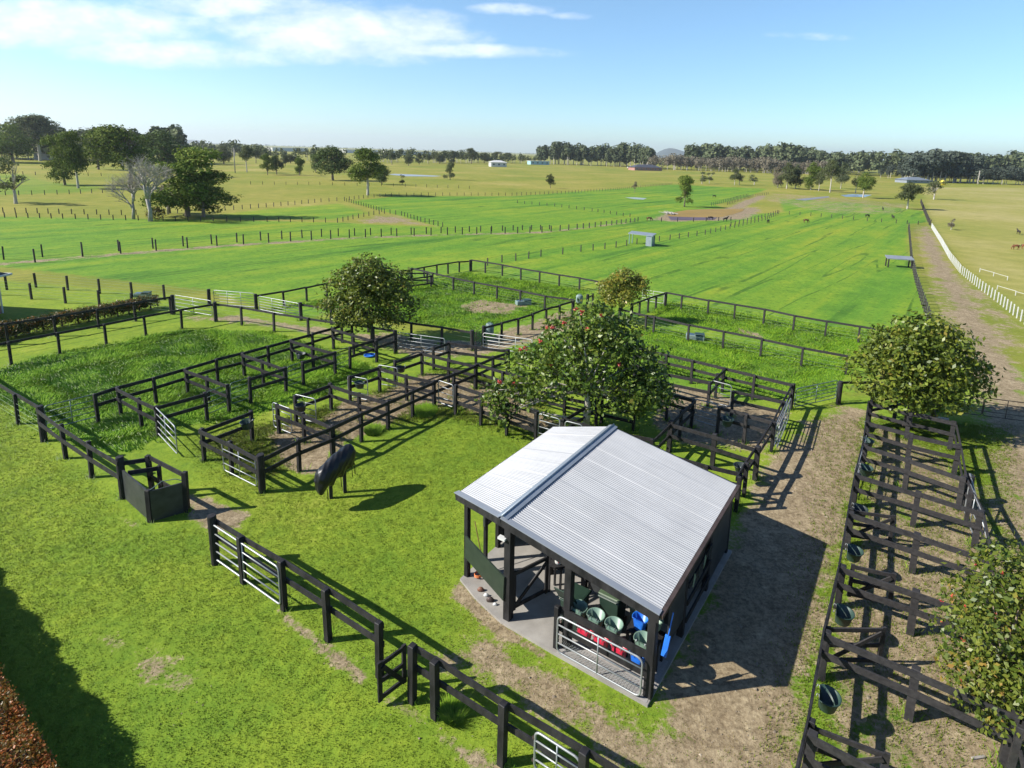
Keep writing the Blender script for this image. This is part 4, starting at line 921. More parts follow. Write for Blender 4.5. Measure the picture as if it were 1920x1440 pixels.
# troughs and drums
def trough(label, x, y, rz, s=1.0):
    p = at(x, y); o = thing('water_trough', p, label, 'trough', rz=rz)
    prism([(-.6 * s, -.3 * s), (.6 * s, -.3 * s), (.6 * s, .3 * s), (-.6 * s, .3 * s)], 0, .34 * s).build('tank', 'trough', o, bevel=.03)
    MB().box((.3 * s, 0, .37 * s), .62 * s, .62 * s, .07).build('cover', 'bucketgreen', o); MB().box((-.3 * s, 0, .345 * s), .46 * s, .46 * s, .012).build('water', 'glass', o)
trough('grey-green water trough on the bare patch by the middle rail fence', 981, 571, .4); trough('pale grey-green trough on the lower fence of the green paddock', 1303, 636, -.2)
trough('trough in the grass beyond the wire fence at the left', 268, 556, .2, .9)
def drum(label, x, y, z):
    p = at(x, y, z); o = thing('plastic_drum', p, label, 'drum'); MB().lathe((0, 0, 0), [(0, 0), (.24, 0), (.27, .1), (.27, .6), (.2, .7), (0, .7)], 14, sy=.7).build('body', 'trough', o, True)
    MB().tube([(-.1, 0, .7), (-.08, 0, .78), (.08, 0, .78), (.1, 0, .7)], .015, 5).build('handle', 'trough', o)
drum('grey-green plastic drum hung on the fence post at the path end', 1086, 569, .45); drum('grey-green plastic drum hung on the post at the start of the bare path', 918, 626, .45)
bt = MB().lathe((0, 0, 0), [(0, .02), (.3, .02), (.34, .1), (.32, .1), (.28, .05), (0, .05)], 12); o = bt.build('blue_tub', 'blue', None, True); o.location = at(693, 668); tag(o, 'low blue tub lying in the grass under the round tree', 'tub')
M['blue'].name = 'blue_plastic'

# ------------------------------------------------------------------ covered dummy horse
def dummy():
    b0 = at(621, 934); b1 = at(647, 923); b0.z = b1.z = 0
    A = at(595, 906, 1.1); B = at(661, 845, 1.5)
    o = thing('covered_dummy_horse', b0, 'long dummy horse wrapped in a black tarpaulin, standing on posts on the lawn', 'dummy horse')
    d = (B - A); Ln = d.length; u = d.normalized(); s = u.cross(Vector((0, 0, 1))).normalized(); n = 30; k = 28; b = MB()
    rs = random.Random(3)
    for i in range(n + 1):
        t = i / n; c = A.lerp(B, t) - o.location + Vector((0, 0, .06 * math.sin(t * PI)))
        e = min(1, (1 - abs(2 * t - 1)) * 5) ** .4
        W = (.25 + .04 * math.sin(t * 3)) * (.5 + .5 * e); HT = .36 * (.42 + .58 * e)
        for j in range(k):
            a = 2 * PI * j / k; x, z = math.cos(a), math.sin(a)
            low = max(0, -z)
            w = 1 + .09 * math.sin(a * 5 + t * 21) * (.3 + low) + .05 * math.sin(a * 9 - t * 33) + rs.uniform(-.012, .012)
            zz = z * HT * w - low * .13 * (1 + .6 * math.sin(t * 24) + .4 * math.sin(t * 57)); p = c + s * (x * W * w) + Vector((0, 0, zz)) + u * (.05 * math.sin(a * 3 + 2) if i in (0, n) else 0)
            b.v.append(tuple(p))
    for i in range(n):
        for j in range(k): j2 = (j + 1) % k; b.f.append((i * k + j, (i + 1) * k + j, (i + 1) * k + j2, i * k + j2))
    b.f.append(tuple(range(k))); b.f.append(tuple(reversed(range(n * k, n * k + k))))
    t_ = b.build('cover', 'tarp', o, True); m = t_.modifiers.new('sub', 'SUBSURF'); m.levels = m.render_levels = 1
    for p in (b0, b1):
        q = p - o.location; MB().box((q.x, q.y, .45), .11, .11, 1.0, .5).build('leg', 'woodgrey', o)
    for t, side in ((.12, 1), (.5, 1), (.82, 1), (.9, 1), (.6, -1)):
        p = A.lerp(B, t) - o.location + s * (.22 * side); MB().beam(p + Vector((0, 0, -.3)), p + Vector((.02, 0, -.72)), .03, .006, tuple(s)).build('strap', 'tarp', o)
    rope = MB(); a = A.lerp(B, .3) - o.location
dummy()

# ------------------------------------------------------------------ paddock shelters, pond, houses
def shelter(label, a, b, h, depth, box_side):
    A = at(a[0], a[1], h); B = at(b[0], b[1], h); A.z = B.z = 0; d = B - A; w = d.length; o = thing('field_shelter', A, label, 'shelter', rz=math.atan2(d.y, d.x))
    MB().add([(-.1, 0, h - .1), (w + .1, 0, h - .1), (w + .1, depth, h + .12), (-.1, depth, h + .12), (-.1, 0, h), (w + .1, 0, h), (w + .1, depth, h + .22), (-.1, depth, h + .22)], [(0, 3, 2, 1), (4, 5, 6, 7), (0, 1, 5, 4), (1, 2, 6, 5), (2, 3, 7, 6), (3, 0, 4, 7)]).build('roof', 'greyroof' if not box_side else 'ridge', o)
    for x in (.1, w - .1):
        for y in (.1, depth - .1): MB().box((x, y, h / 2 - .06), .12, .12, h - .1).build('post', 'bucketlight' if box_side else 'woodgrey', o)
    if box_side: MB().box((w * .85, depth * .5, h / 2 - .1), w * .24, depth * .8, h - .2).build('wall', 'ridge', o)
shelter('flat-roofed field shelter with a grey box end, on the post line in the crop', (1179, 437), (1223, 442), 1.5, 1.1, True)
shelter('small grey flat-roofed shelter over the black lane fence', (1666, 484), (1713, 487), 1.1, 1.1, False)

def water(name, pts, label, z, c1, c2, rough=.12):
    m = paint(name + '_surface', c1, c2, rough, .15, spec=.6); q = P2(pts); b = MB(); b.v = [(x, y, z) for x, y in q]; b.f = [tuple(range(len(q)))]
    o = b.build(name, m, None); me = o.data
    if me.polygons[0].normal.z < 0: me.flip_normals()
    tag(o, label, None, None, 'structure')
def rnd_poly(pts, j=.6):
    return pts
water('pond', [(1251, 404), (1262, 398), (1290, 393.5), (1340, 391.5), (1396, 392), (1392, 396), (1375, 402), (1352, 407), (1300, 408), (1262, 407)], 'brown muddy pond in the green fields', .02, (.2, .13, .02), (.27, .17, .03), .75)
water('pond_edge', [(1252, 406), (1268, 406.5), (1300, 407.5), (1345, 408), (1338, 412), (1290, 413), (1258, 413)], 'dark purple wet margin of the brown pond', .03, (.07, .045, .065), (.1, .07, .09), .6)
water('far_pond', [(727, 327), (740, 326), (790, 328), (828, 330), (815, 331), (760, 330.5)], 'narrow pale pond behind the lone tall tree', .03, (.2, .23, .27), (.28, .31, .35), .3)
water('lagoon', [(1576, 366), (1600, 364), (1635, 365.5), (1622, 369.5), (1585, 369)], 'small blue pool under the pale trees at the right', .03, (.12, .17, .22), (.2, .26, .32), .3)
water('creek', [(1490, 374), (1530, 370), (1553, 368), (1556, 370), (1510, 376)], 'thin wet creek bed by the pool', .03, (.16, .16, .17), (.22, .22, .23), .5)
water('puddle', [(1172, 370.5), (1190, 370), (1213, 372), (1206, 374.5), (1190, 373.5)], 'pale puddle in the middle of the green fields', .03, (.24, .3, .28), (.3, .36, .34), .5)

def house(label, x0, x1, yb, h, depth, wall, roof, windows=3, flat=False, name='house', ridge=1.6):
    A = at(x0, yb); B = at(x1, yb + (x1 - x0) * .022); d = B - A; w = d.length; o = thing(name, A, label, 'house', rz=math.atan2(d.y, d.x))
    MB().box((w / 2, depth / 2, h / 2), w, depth, h).build('wall', wall, o); e = .6
    if flat: MB().box((w / 2, depth / 2, h + .2), w + 1, depth + 1, .35).build('roof', roof, o)
    else:
        r = MB(); i = depth / 2
        r.add([(-e, -e, h + .02), (w + e, -e, h + .02), (w + e, depth + e, h + .02), (-e, depth + e, h + .02), (i, i, h + ridge), (w - i, i, h + ridge)], [(0, 1, 5, 4), (1, 2, 5), (2, 3, 4, 5), (3, 0, 4), (0, 3, 2, 1)]); r.build('roof', roof, o)
    for k in range(windows):
        x = w * (k + .5) / windows; f = MB().box((x, -.03, h * .55), w / windows * .4, .1, h * .4).build('window', 'white', o); MB().box((x, -.09, h * .55), w / windows * .34, .06, h * .32).build('pane', 'glass', f)
house('white and pale blue flat-roofed house below the dark tree belt', 995, 1030, 308.5, 3.6, 9, 'cyan', 'white', 4, True)
house('long red brick house with a dark roof, in front of the grey-brown wood', 1190, 1241, 319.5, 2.6, 12, 'brick', 'darkroof', 6, ridge=2.6)
house('small white farm buildings on the rise left of the pale blue house', 921, 950, 312.5, 3.6, 8, 'white', 'white', 3)
house('long low grey-roofed shed in front of the dark pines', 1700, 1744, 343, 2.0, 10, 'greyroof', 'ridge', 4, name='farm_shed', ridge=1.9)
house('low white shed half hidden behind the trees at the far left', 64, 100, 299, 3.2, 8, 'white', 'greyroof', 2, True, name='farm_shed')
for (x0, x1, y, lb) in ((511, 577, 283.4, 'long white glasshouse on the far plain, left of the round dark tree'), (648, 720, 286.6, 'long white glasshouse on the far plain, between the two dark trees'), (724, 810, 289.3, 'long white glasshouse on the far plain, right of the tall dark tree')):
    house(lb, x0, x1, y, 7, 25, 'white', 'white', 0, True, name='glasshouse')
def car(label, x, y, rz, m):
    o = thing('parked_car', at(x, y), label, 'car', rz=rz)
    b = MB(); b.add([(-2.1, -.85, .35), (2.1, -.85, .35), (2.1, .85, .35), (-2.1, .85, .35), (-2.1, -.85, .9), (2.1, -.85, .85), (2.1, .85, .85), (-2.1, .85, .9), (-1.7, -.7, 1.45), (.6, -.7, 1.5), (.6, .7, 1.5), (-1.7, .7, 1.45), (1.2, -.8, .9), (1.2, .8, .9)],
        [(0, 3, 2, 1), (0, 1, 5, 12, 4), (3, 7, 13, 6, 2), (1, 2, 6, 5), (0, 4, 7, 3), (5, 6, 13, 12), (4, 12, 9, 8), (7, 11, 10, 13), (8, 9, 10, 11), (12, 13, 10, 9), (4, 8, 11, 7)]); b.build('body', m, o, bevel=.05)
    for x_ in (-1.3, 1.35):
        for y_ in (-.8, .8): MB().tube([(x_, y_ - .1, .33), (x_, y_ + .1, .33)], .33, 14).build('wheel', 'mane', o)
car('white car parked left of the red brick house', 1180, 316, .1, 'white')
tk = thing('water_tank', at(1767, 347), 'round yellow tank on the pasture right of the grey shed', 'tank'); MB().lathe((0, 0, 0), [(0, 0), (1.8, 0), (1.8, 2.4), (1.2, 2.9), (0, 3.1)], 16).build('body', 'yellow', tk, True); MB().lathe((0, 0, 3.05), [(.3, 0), (.3, .2), (0, .25)], 10).build('lid', 'white', tk)
# house at the left edge
def edge_house():
    c = at(18, 514, 2.7); o = thing('farmhouse', (c.x, c.y, 0), 'farmhouse corner with a dark tiled roof and white gutter at the left edge', 'house', rz=-YS * .15)
    W, D = 17, 17
    MB().box((-W / 2 - .5, -D / 2 - .5, 1.3), W, D, 2.6).build('wall', 'brick', o)
    r = MB(); e = 0; h = 2.75
    r.add([(-W - 1, -D - 1, h), (0, -D - 1, h), (0, 0, h), (-W - 1, 0, h), (-W + 3.5, -D / 2 - .5, h + 3.4), (-3.2, -D / 2 - .5, h + 3.4)], [(0, 1, 5, 4), (1, 2, 5), (2, 3, 4, 5), (3, 0, 4), (0, 3, 2, 1)]); r.build('roof', 'darkroof', o)
    MB().tube([(-W - 1, .06, h - .05), (.06, .06, h - .05), (.06, -D - 1.06, h - .05)], .08, 6).build('gutter', 'white', o)
    MB().tube([(-.5, -.4, h - .2), (-.5, -.4, 0)], .05, 6).build('downpipe', 'white', o)
edge_house()
# log pile by the pond
lg = thing('log_pile', at(1258, 402), 'pile of grey logs and branches at the left end of the brown pond', 'logs')
rr = random.Random(4)
lg.scale = (.42, .42, .42)
for k in range(9):
    x, y = rr.uniform(-4, 3), rr.uniform(-2, 3); a = rr.uniform(0, PI); l = rr.uniform(1.5, 4); MB().tube([(x - math.cos(a) * l, y - math.sin(a) * l, rr.uniform(.2, .6)), (x, y, rr.uniform(.3, 1.2)), (x + math.cos(a) * l, y + math.sin(a) * l, rr.uniform(.2, 2.0))], [.3, .24, .08], 6).build('log', 'deadwood', lg)
# logs and post at the bottom right
o = MB().tube([(-.9, 0, .06), (.9, .1, .06)], .07, 8).build('fallen_post', 'deadwood', None, True); o.location = at(1738, 783); o.rotation_euler = (0, 0, -.4); tag(o, 'pale fallen post lying under the round right-hand tree', 'post')
o = MB().beam((-.15, 0, .02), (.15, .05, .02), .05, .03).build('offcut', 'deadwood', None); o.location = at(1836, 1424); tag(o, 'small pale timber offcut lying at the bottom right', 'offcut')
# bird on gate
bd = MB(); bd.lathe((0, 0, 0), [(0, 0), (.05, .03), (.07, .1), (.05, .17), (.03, .2), (.035, .24), (.02, .28), (0, .29)], 8); bd.beam((0, -.05, .04), (0, -.2, .0), .05, .015); bd.beam((0, .03, .245), (0, .08, .24), .012, .012)
o = bd.build('bird', 'horsedark', None, True); o.location = at(1853, 738, 1.18); tag(o, 'small dark bird perched on the rusty lane gate', 'bird')
# ------------------------------------------------------------------ horses
def horse_mesh(graze):
    J = {}
    vs_ = []; es = []; rad = []
    def V_(p, r, par=None):
        vs_.append(p); rad.append(r)
        if par is not None: es.append((par, len(vs_) - 1))
        return len(vs_) - 1
    hip = V_((-.55, 0, 1.15), (.27, .3)); mid = V_((-.05, 0, 1.12), (.27, .3), hip); sh = V_((.5, 0, 1.18), (.24, .31), mid); V_((-.82, 0, 1.12), (.2, .2), hip)
    if graze: n1 = V_((.8, 0, 1.0), (.15, .2), sh); n2 = V_((1.05, 0, .62), (.1, .13), n1); hd = V_((1.12, 0, .38), (.09, .12), n2); V_((1.02, 0, .06), (.055, .06), hd)
    else: n1 = V_((.78, 0, 1.42), (.15, .2), sh); n2 = V_((1.0, 0, 1.72), (.1, .13), n1); hd = V_((1.12, 0, 1.74), (.09, .12), n2); V_((1.42, 0, 1.5), (.055, .06), hd)
    for y in (-.14, .14):
        a = V_((.5, y, .85), (.12, .12), sh); b = V_((.5, y, .48), (.06, .06), a); c = V_((.5 + y * .4, y, .12), (.042, .042), b); V_((.54 + y * .4, y, .02), (.06, .05), c)
        a = V_((-.6, y, .88), (.17, .15), hip); b = V_((-.72, y, .52), (.075, .07), a); c = V_((-.66 - y * .3, y, .13), (.045, .045), b); V_((-.62 - y * .3, y, .02), (.06, .05), c)
    me = bpy.data.meshes.new('body'); me.from_pydata(vs_, es, []); ob = bpy.data.objects.new('tmp', me); COL.objects.link(ob)
    sk = ob.modifiers.new('s', 'SKIN'); ob.modifiers.new('u', 'SUBSURF').levels = 1
    for i, r in enumerate(rad): me.skin_vertices[0].data[i].radius = r
    me.skin_vertices[0].data[0].use_root = True
    dg = bpy.context.evaluated_depsgraph_get(); out = bpy.data.meshes.new_from_object(ob.evaluated_get(dg)); bpy.data.objects.remove(ob); out.shade_smooth(); out.name = 'body'; return out
HM = {g: horse_mesh(g) for g in (True, False)}
def horse(label, x, y, rz, coat, graze=True, s=.58):
    o = thing('horse', at(x, y), label, 'horse', 'horses in the far paddocks', rz); o.scale = (s, s, s)
    me = HM[graze].copy(); me.materials.clear(); me.materials.append(M[coat]); b = bpy.data.objects.new('body', me); COL.objects.link(b); b.parent = o
    MB().tube([(-.88, 0, 1.25), (-1.02, 0, 1.05), (-1.05, 0, .6)], [.05, .07, .02], 7).build('tail', 'mane', o, True)
    if graze: MB().tube([(.5, 0, 1.45), (.85, 0, 1.16), (1.1, 0, .75)], [.03, .05, .03], 6).build('mane', 'mane', o, True)
    else: MB().tube([(.5, 0, 1.5), (.78, 0, 1.66), (1.0, 0, 1.87)], [.03, .05, .03], 6).build('mane', 'mane', o, True)
horse('brown horse grazing left of the pond, behind the post line', 1217, 414.5, .2, 'horse'); horse('dark horse grazing at the near edge of the pond', 1332, 413, PI, 'horsedark'); horse('dark horse by the pond corner, next to the converging post lines', 1360, 415.5, .3, 'horsedark', False)
horse('black horse grazing at the top of the long crop, left one', 1440, 419, .9, 'horsedark'); horse('chestnut-brown horse grazing at the top of the long crop', 1511, 418, .1, 'horse')
horse('chestnut horse grazing in the dry paddock at the right edge', 1904, 468, PI, 'horsered'); horse('horse half cut off by the right edge of the picture', 1921, 467, 0, 'horsered')
horse('tiny dark horse in the far green strip, left one', 1626, 408, .3, 'horsedark'); horse('tiny dark horse in the far green strip, top one', 1655, 395, 1.3, 'horsedark', False); horse('tiny dark horse in the far green strip, right one', 1674, 411, 1.5, 'horsedark', False)
horse('tiny dark horse in the green field left of the dirt path', 1339, 370.5, .2, 'horsedark'); horse('small dark horse far out in the dry paddock at the right', 1909, 439.5, 1.4, 'horsedark', False)
# ------------------------------------------------------------------ foliage
def leaves(lobes, n, size, clump=.22, shell=.22, per_clump=9, seed=0, up=.35, elong=1.8, floor=.15):
    """quads spread in clumps over the shells of ellipsoid lobes (x,y,z,rx,ry,rz)"""
    g = np.random.default_rng(seed); Lb = np.array([l[:6] for l in lobes], float)
    wgt = (Lb[:, 3] * Lb[:, 4] + Lb[:, 4] * Lb[:, 5] + Lb[:, 3] * Lb[:, 5]); wgt *= np.array([l[6] if len(l) > 6 else 1 for l in lobes]); wgt /= wgt.sum()
    nc = max(1, n // per_clump); idx = g.choice(len(Lb), nc, p=wgt)
    d = g.normal(0, 1, (nc, 3)); d /= np.linalg.norm(d, axis=1)[:, None]
    low = d[:, 2] < -.35; d[low & (g.random(nc) < .55), 2] *= -1
    rr = 1 - np.abs(g.normal(0, shell, nc)) + g.normal(0, .11, nc)
    C = Lb[idx, :3] + d * Lb[idx, 3:6] * rr[:, None]
    k = per_clump; C = np.repeat(C, k, 0); D = np.repeat(d, k, 0); T = len(C)
    cs = clump * np.repeat(g.uniform(.6, 1.5, nc), k)
    C = C + g.normal(0, 1, (T, 3)) * cs[:, None] * np.array([1, 1, .7])
    ok = C[:, 2] > floor; C = C[ok]; D = D[ok]; T = len(C)
    nrm = D * .6 + g.normal(0, .55, (T, 3)) + np.array([0, 0, up]); nrm /= np.linalg.norm(nrm, axis=1)[:, None]
    t = g.normal(0, 1, (T, 3)); t -= nrm * (t * nrm).sum(1)[:, None]; t /= np.linalg.norm(t, axis=1)[:, None]; b = np.cross(nrm, t)
    s = size * g.uniform(.6, 1.3, T)[:, None]
    v0 = C - t * s * elong / 2; v2 = C + t * s * elong / 2; v1 = C + b * s / 2 - nrm * s * .18; v3 = C - b * s / 2 - nrm * s * .18
    V = np.stack([v0, v1, v2, v3], 1).reshape(-1, 3); return V, np.arange(T * 4).reshape(-1, 4)
def branches(mb, lobes, h0, r0, seed=0, n=None, base=(0, 0, 0), forks=1, n6=7):
    rs = random.Random(seed); ls = sorted(lobes, key=lambda l: -l[3])[:n or len(lobes)]
    top = Vector((base[0] + rs.uniform(-.05, .05) * h0, base[1], h0))
    mb.tube([Vector(base) - Vector((0, 0, .1)), Vector(base).lerp(top, .15) + Vector((0, 0, 0)), Vector(base).lerp(top, .6) + Vector((rs.uniform(-.04, .04) * h0, 0, 0)), top], [r0 * 1.35, r0, r0 * .82, r0 * .7], 9)
    for l in ls:
        c = Vector(l[:3]); st = top - Vector((0, 0, rs.uniform(0, .25) * h0)); 
        md = st.lerp(c, .5) + Vector((rs.uniform(-.1, .1), rs.uniform(-.1, .1), .08)) * (c - st).length
        mb.tube([st, md, c], [r0 * .5, r0 * .3, r0 * .1], 6)
        for k in range(3):
            e = c + Vector((rs.uniform(-.8, .8) * l[3], rs.uniform(-.8, .8) * l[4], rs.uniform(-.2, .8) * l[5])); mb.tube([md, md.lerp(e, .5) + Vector((0, 0, .05 * l[5])), e], [r0 * .2, r0 * .12, r0 * .04], 5)
def tree(label, base, lobes, nleaf, size, mat, trunk_h, trunk_r, bark='bark', seed=1, name='tree', clump=.22, shell=.22, per=9, nb=None, rz=0.0, group=None, extra_trunks=()):
    o = thing(name, base, label, 'tree', group, rz)
    V, F = leaves(lobes, nleaf, size, clump, shell, per, seed); link_mesh('crown', nmesh('crown', V, F), mat, o)
    b = MB(); branches(b, lobes, trunk_h, trunk_r, seed, nb); b.build('trunk', bark, o, True)
    for (x, y, h, r) in extra_trunks:
        b = MB(); b.tube([(x, y, -.1), (x * .8, y * .8, h * .5), (x * .6, y * .6, h)], [r * 1.2, r, r * .7], 8); b.build('trunk', bark, o, True)
    return o
# big flowering tree
tb = at(1098, 812); tb.z = 0
big = tree('large glossy-leaved tree with red flower clusters, right behind the shed roof', tb,
    [(-2.3, .3, 3.0, 1.15, 1.3, .95), (-3.3, 0, 1.75, 1.0, 1.0, .75, .9), (-4.0, -.2, 1.6, .6, .7, .5), (-3.5, -.3, .95, .65, .7, .45), (-1.1, 0, 4.3, 1.15, 1.4, .9), (.15, .2, 4.95, 1.1, 1.2, .8), (1.25, .3, 4.3, 1.2, 1.4, .95), (.3, .3, 3.7, 1.4, 1.7, 1.1),
     (2.2, .2, 3.2, 1.1, 1.4, 1.0), (2.8, .1, 2.4, .85, 1.1, .8), (2.9, 0, 1.7, .85, 1.1, .7), (2.0, -.4, 2.2, 1.2, 1.3, 1.0), (2.0, .1, 1.3, 1.1, 1.1, .5, .6), (-1.3, -.5, 2.5, 1.3, 1.1, .95, .7), (0, -.7, 2.9, 1.3, 1.1, .9, .8), (.9, -.8, 2.1, 1.0, .9, .8, .75), (-2.2, -.2, 1.7, 1.1, 1.1, .7, .55), (0, 1.5, 3.0, 1.6, 1.2, 1.2, .7), (-1.4, 1.0, 3.0, 1.4, 1.2, 1.0, .6)],
    11500, .12, 'leafbig', 2.2, .15, 'barkpale', 11, 'flowering_tree', .17, .2, 9)
b = MB(); rs = random.Random(2)
b.tube([(0, 0, 0), (.05, -.2, 1.2), (-.05, -.4, 2.4), (.1, -.4, 3.3), (.35, -.5, 3.9)], [.15, .12, .1, .08, .05], 8)
b.tube([(0, -.15, .7), (-1.0, -.5, .95), (-2.0, -.4, 1.1), (-3.0, -.2, 1.4)], [.07, .06, .045, .02], 6)
for x, z in ((.6, 4.2), (-.3, 4.4), (1.2, 3.2), (-1.2, 3.2), (1.8, 2.0)): b.tube([(0, -.4, 2.4), (x * .5, -.7, (z + 2.4) / 2), (x, -.75, z)], [.05, .035, .015], 6)
b.build('branch', 'barkpale', big, True)
for i, (fx, fy) in enumerate([(1080, 580), (1090, 584), (1129, 592), (1057, 605), (1027, 615), (1036, 614), (1013, 638), (1014, 642), (975, 656), (985, 653), (938, 716), (963, 719), (934, 738), (1030, 686), (1162, 684), (1101, 617)]):
    w0 = at(fx, fy, 0); d = (w0 - CAMP).normalized(); t = ((tb - CAMP).dot(Vector((tb.x, tb.y, 0)).normalized()) - .55 - (0.2 if i > 12 else 0)) / d.dot(Vector((tb.x, tb.y, 0)).normalized()); p = CAMP + d * t - tb
    V, F = leaves([(p.x, p.y, p.z, .08, .08, .07)], 26, .06, .03, .3, 4, 40 + i, .2, 1.6); link_mesh('flower', nmesh('flower', V, F), 'petal', big)
# round tree at the left of centre
p = at(698, 641); p.z = 0
tree('round bronze-green tree growing between the rail fences left of centre', p, [(-.2, 0, 4.5, 1.3, 1.3, 1.0), (-1.3, 0, 3.4, 1.5, 1.6, 1.2), (1.1, .2, 3.6, 1.5, 1.6, 1.2), (-1.9, -.2, 2.2, 1.2, 1.3, .9), (1.8, 0, 2.3, 1.1, 1.3, 1.0), (0, -.9, 2.6, 1.7, 1.2, 1.3), (0, .9, 2.8, 1.8, 1.2, 1.3), (-.9, -.5, 1.5, 1.1, 1.0, .6), (.9, -.4, 1.6, 1.2, 1.0, .6), (0, 0, 3.6, 1.6, 1.6, 1.3)],
     11000, .12, 'leafmid', 1.5, .11, 'barkdark', 21, 'round_tree', .16, .17, 8)
p = at(1163, 603); p.z = 0
tree('small yellow-green tree beside the double fence posts behind the flowered tree', p, [(.1, 0, 3.2, .9, .9, .75), (-.8, 0, 2.4, 1.0, 1.0, .8), (.9, 0, 2.4, 1.0, 1.0, .8), (0, -.5, 1.9, 1.1, .9, .7), (1.2, 0, 3.0, .6, .7, .5), (-1.1, .1, 1.6, .7, .7, .5)], 4200, .11, 'leafyellow', 1.2, .06, 'barkdark', 22, 'small_tree', .14, .2, 7)
p = at(1697, 800); p.z = 0
tree('broad round dark-green tree over the top of the right-hand column of yards', p, [(.2, 0, 4.6, 1.1, 1.2, .8), (-.9, 0, 3.7, 1.4, 1.5, 1.1), (1.1, .1, 3.9, 1.4, 1.5, 1.1), (-1.7, 0, 2.5, 1.2, 1.4, 1.0), (1.9, .1, 2.9, 1.1, 1.3, 1.0), (0, -1.0, 2.8, 1.6, 1.2, 1.1), (0, 1.0, 3.0, 1.7, 1.2, 1.2), (-.9, -.6, 1.7, 1.2, 1.1, .6), (.8, -.7, 1.6, 1.2, 1.0, .6), (0, 0, 3.6, 1.6, 1.6, 1.2), (3.0, .3, 2.7, .8, .8, .45, .7), (3.3, .2, 2.1, .6, .6, .4, .6), (2.3, 0, 2.0, .7, .9, .6)],
     11500, .125, 'leafmid', 1.6, .13, 'barkdark', 23, 'round_tree', .16, .18, 8, extra_trunks=((2.0, 1.0, 2.2, .11), (.1, -.1, 1.4, .12)))
p = at(1880, 1365); p.z = 0
hb = height_of(p, 1030)
tree('bushy tree with small red blooms at the bottom right, leaning over the rails', p, [(-.1, 0, hb - .8, .95, 1.0, .65), (-.75, 0, hb - 1.35, .85, .95, .7), (.8, .1, hb - 1.2, 1.0, 1.0, .8), (-.8, -.1, 1.15, .7, .85, .6), (.1, -.5, 1.5, 1.0, .8, .8), (.7, -.2, .95, .95, .9, .6), (-.2, -.3, .8, .8, .8, .45), (0, .6, 1.7, 1.2, .9, 1.0), (0, 0, 1.9, 1.1, 1.0, .9)],
     11500, .07, 'leafbush', 1.0, .09, 'bark', 24, 'flowering_bush', .1, .16, 8)
bush = bpy.data.objects['flowering_bush']
for i, (fx, fy) in enumerate([(1786, 1115), (1766, 1128), (1806, 1133), (1765, 1168), (1807, 1200), (1868, 1154), (1802, 1277), (1797, 1268), (1830, 1060), (1880, 1075)]):
    w0 = at(fx, fy, 0); d = (w0 - CAMP).normalized(); f = Vector((p.x, p.y, 0)).normalized(); t = ((p - CAMP).dot(f) - .85) / d.dot(f); q = CAMP + d * t - p
    V, F = leaves([(q.x, q.y, q.z, .03, .03, .03)], 8, .032, .015, .3, 3, 80 + i, .2, 1.6); link_mesh('flower', nmesh('flower', V, F), 'petal', bush)
# grass tussocks by the yard fence
for i, (x, y, r, lb) in enumerate(((795, 775, .55, 'dense green grass tussock against the lawn-side yard fence'), (700, 812, .3, 'low grass tussock on the lawn edge behind the dummy horse'), (850, 1345, .2, 'grass tussock in front of the fence posts at the bottom'))):
    g = np.random.default_rng(i + 5); T = 1500; a = g.uniform(0, 2 * PI, T); q = r * np.sqrt(g.random(T)); h = g.uniform(.15, .5, T) * (1.1 - q / r * .6); w = g.uniform(.01, .025, T); la = a + g.normal(0, .5, T); ll = h * g.uniform(.2, 1.0, T); bx, by = np.cos(a) * q, np.sin(a) * q
    V = np.stack([np.stack([bx - w, by, h * 0], 1), np.stack([bx + w, by, h * 0], 1), np.stack([bx + np.cos(la) * ll, by + np.sin(la) * ll, h], 1)], 1).reshape(-1, 3)
    o = link_mesh('grass_tussock', nmesh('grass_tussock', V, np.arange(T * 3).reshape(-1, 3), 3), 'lush'); o.location = at(x, y); tag(o, lb, 'grass tussock')
# longer grass left uncut round the posts
g = np.random.default_rng(31); PP = np.array(POSTS); PP = PP[np.hypot(PP[:, 0], PP[:, 1]) < 55]; Q = np.repeat(PP, 34, 0); T = len(Q); a = g.uniform(0, 2 * PI, T); q = np.abs(g.normal(0, .16, T)) + .05; h = g.uniform(.06, .24, T); w = g.uniform(.008, .018, T); la = a + g.normal(0, .6, T); ll = h * g.uniform(.1, .9, T); bx, by = Q[:, 0] + np.cos(a) * q, Q[:, 1] + np.sin(a) * q
V = np.stack([np.stack([bx - w, by, h * 0], 1), np.stack([bx + w, by, h * 0], 1), np.stack([bx + np.cos(la) * ll, by + np.sin(la) * ll, h], 1)], 1).reshape(-1, 3)
tag(link_mesh('post_grass', nmesh('post_grass', V, np.arange(T * 3).reshape(-1, 3), 3), 'lush'), 'uncut grass tufts round the feet of the fence posts', None, None, 'stuff')
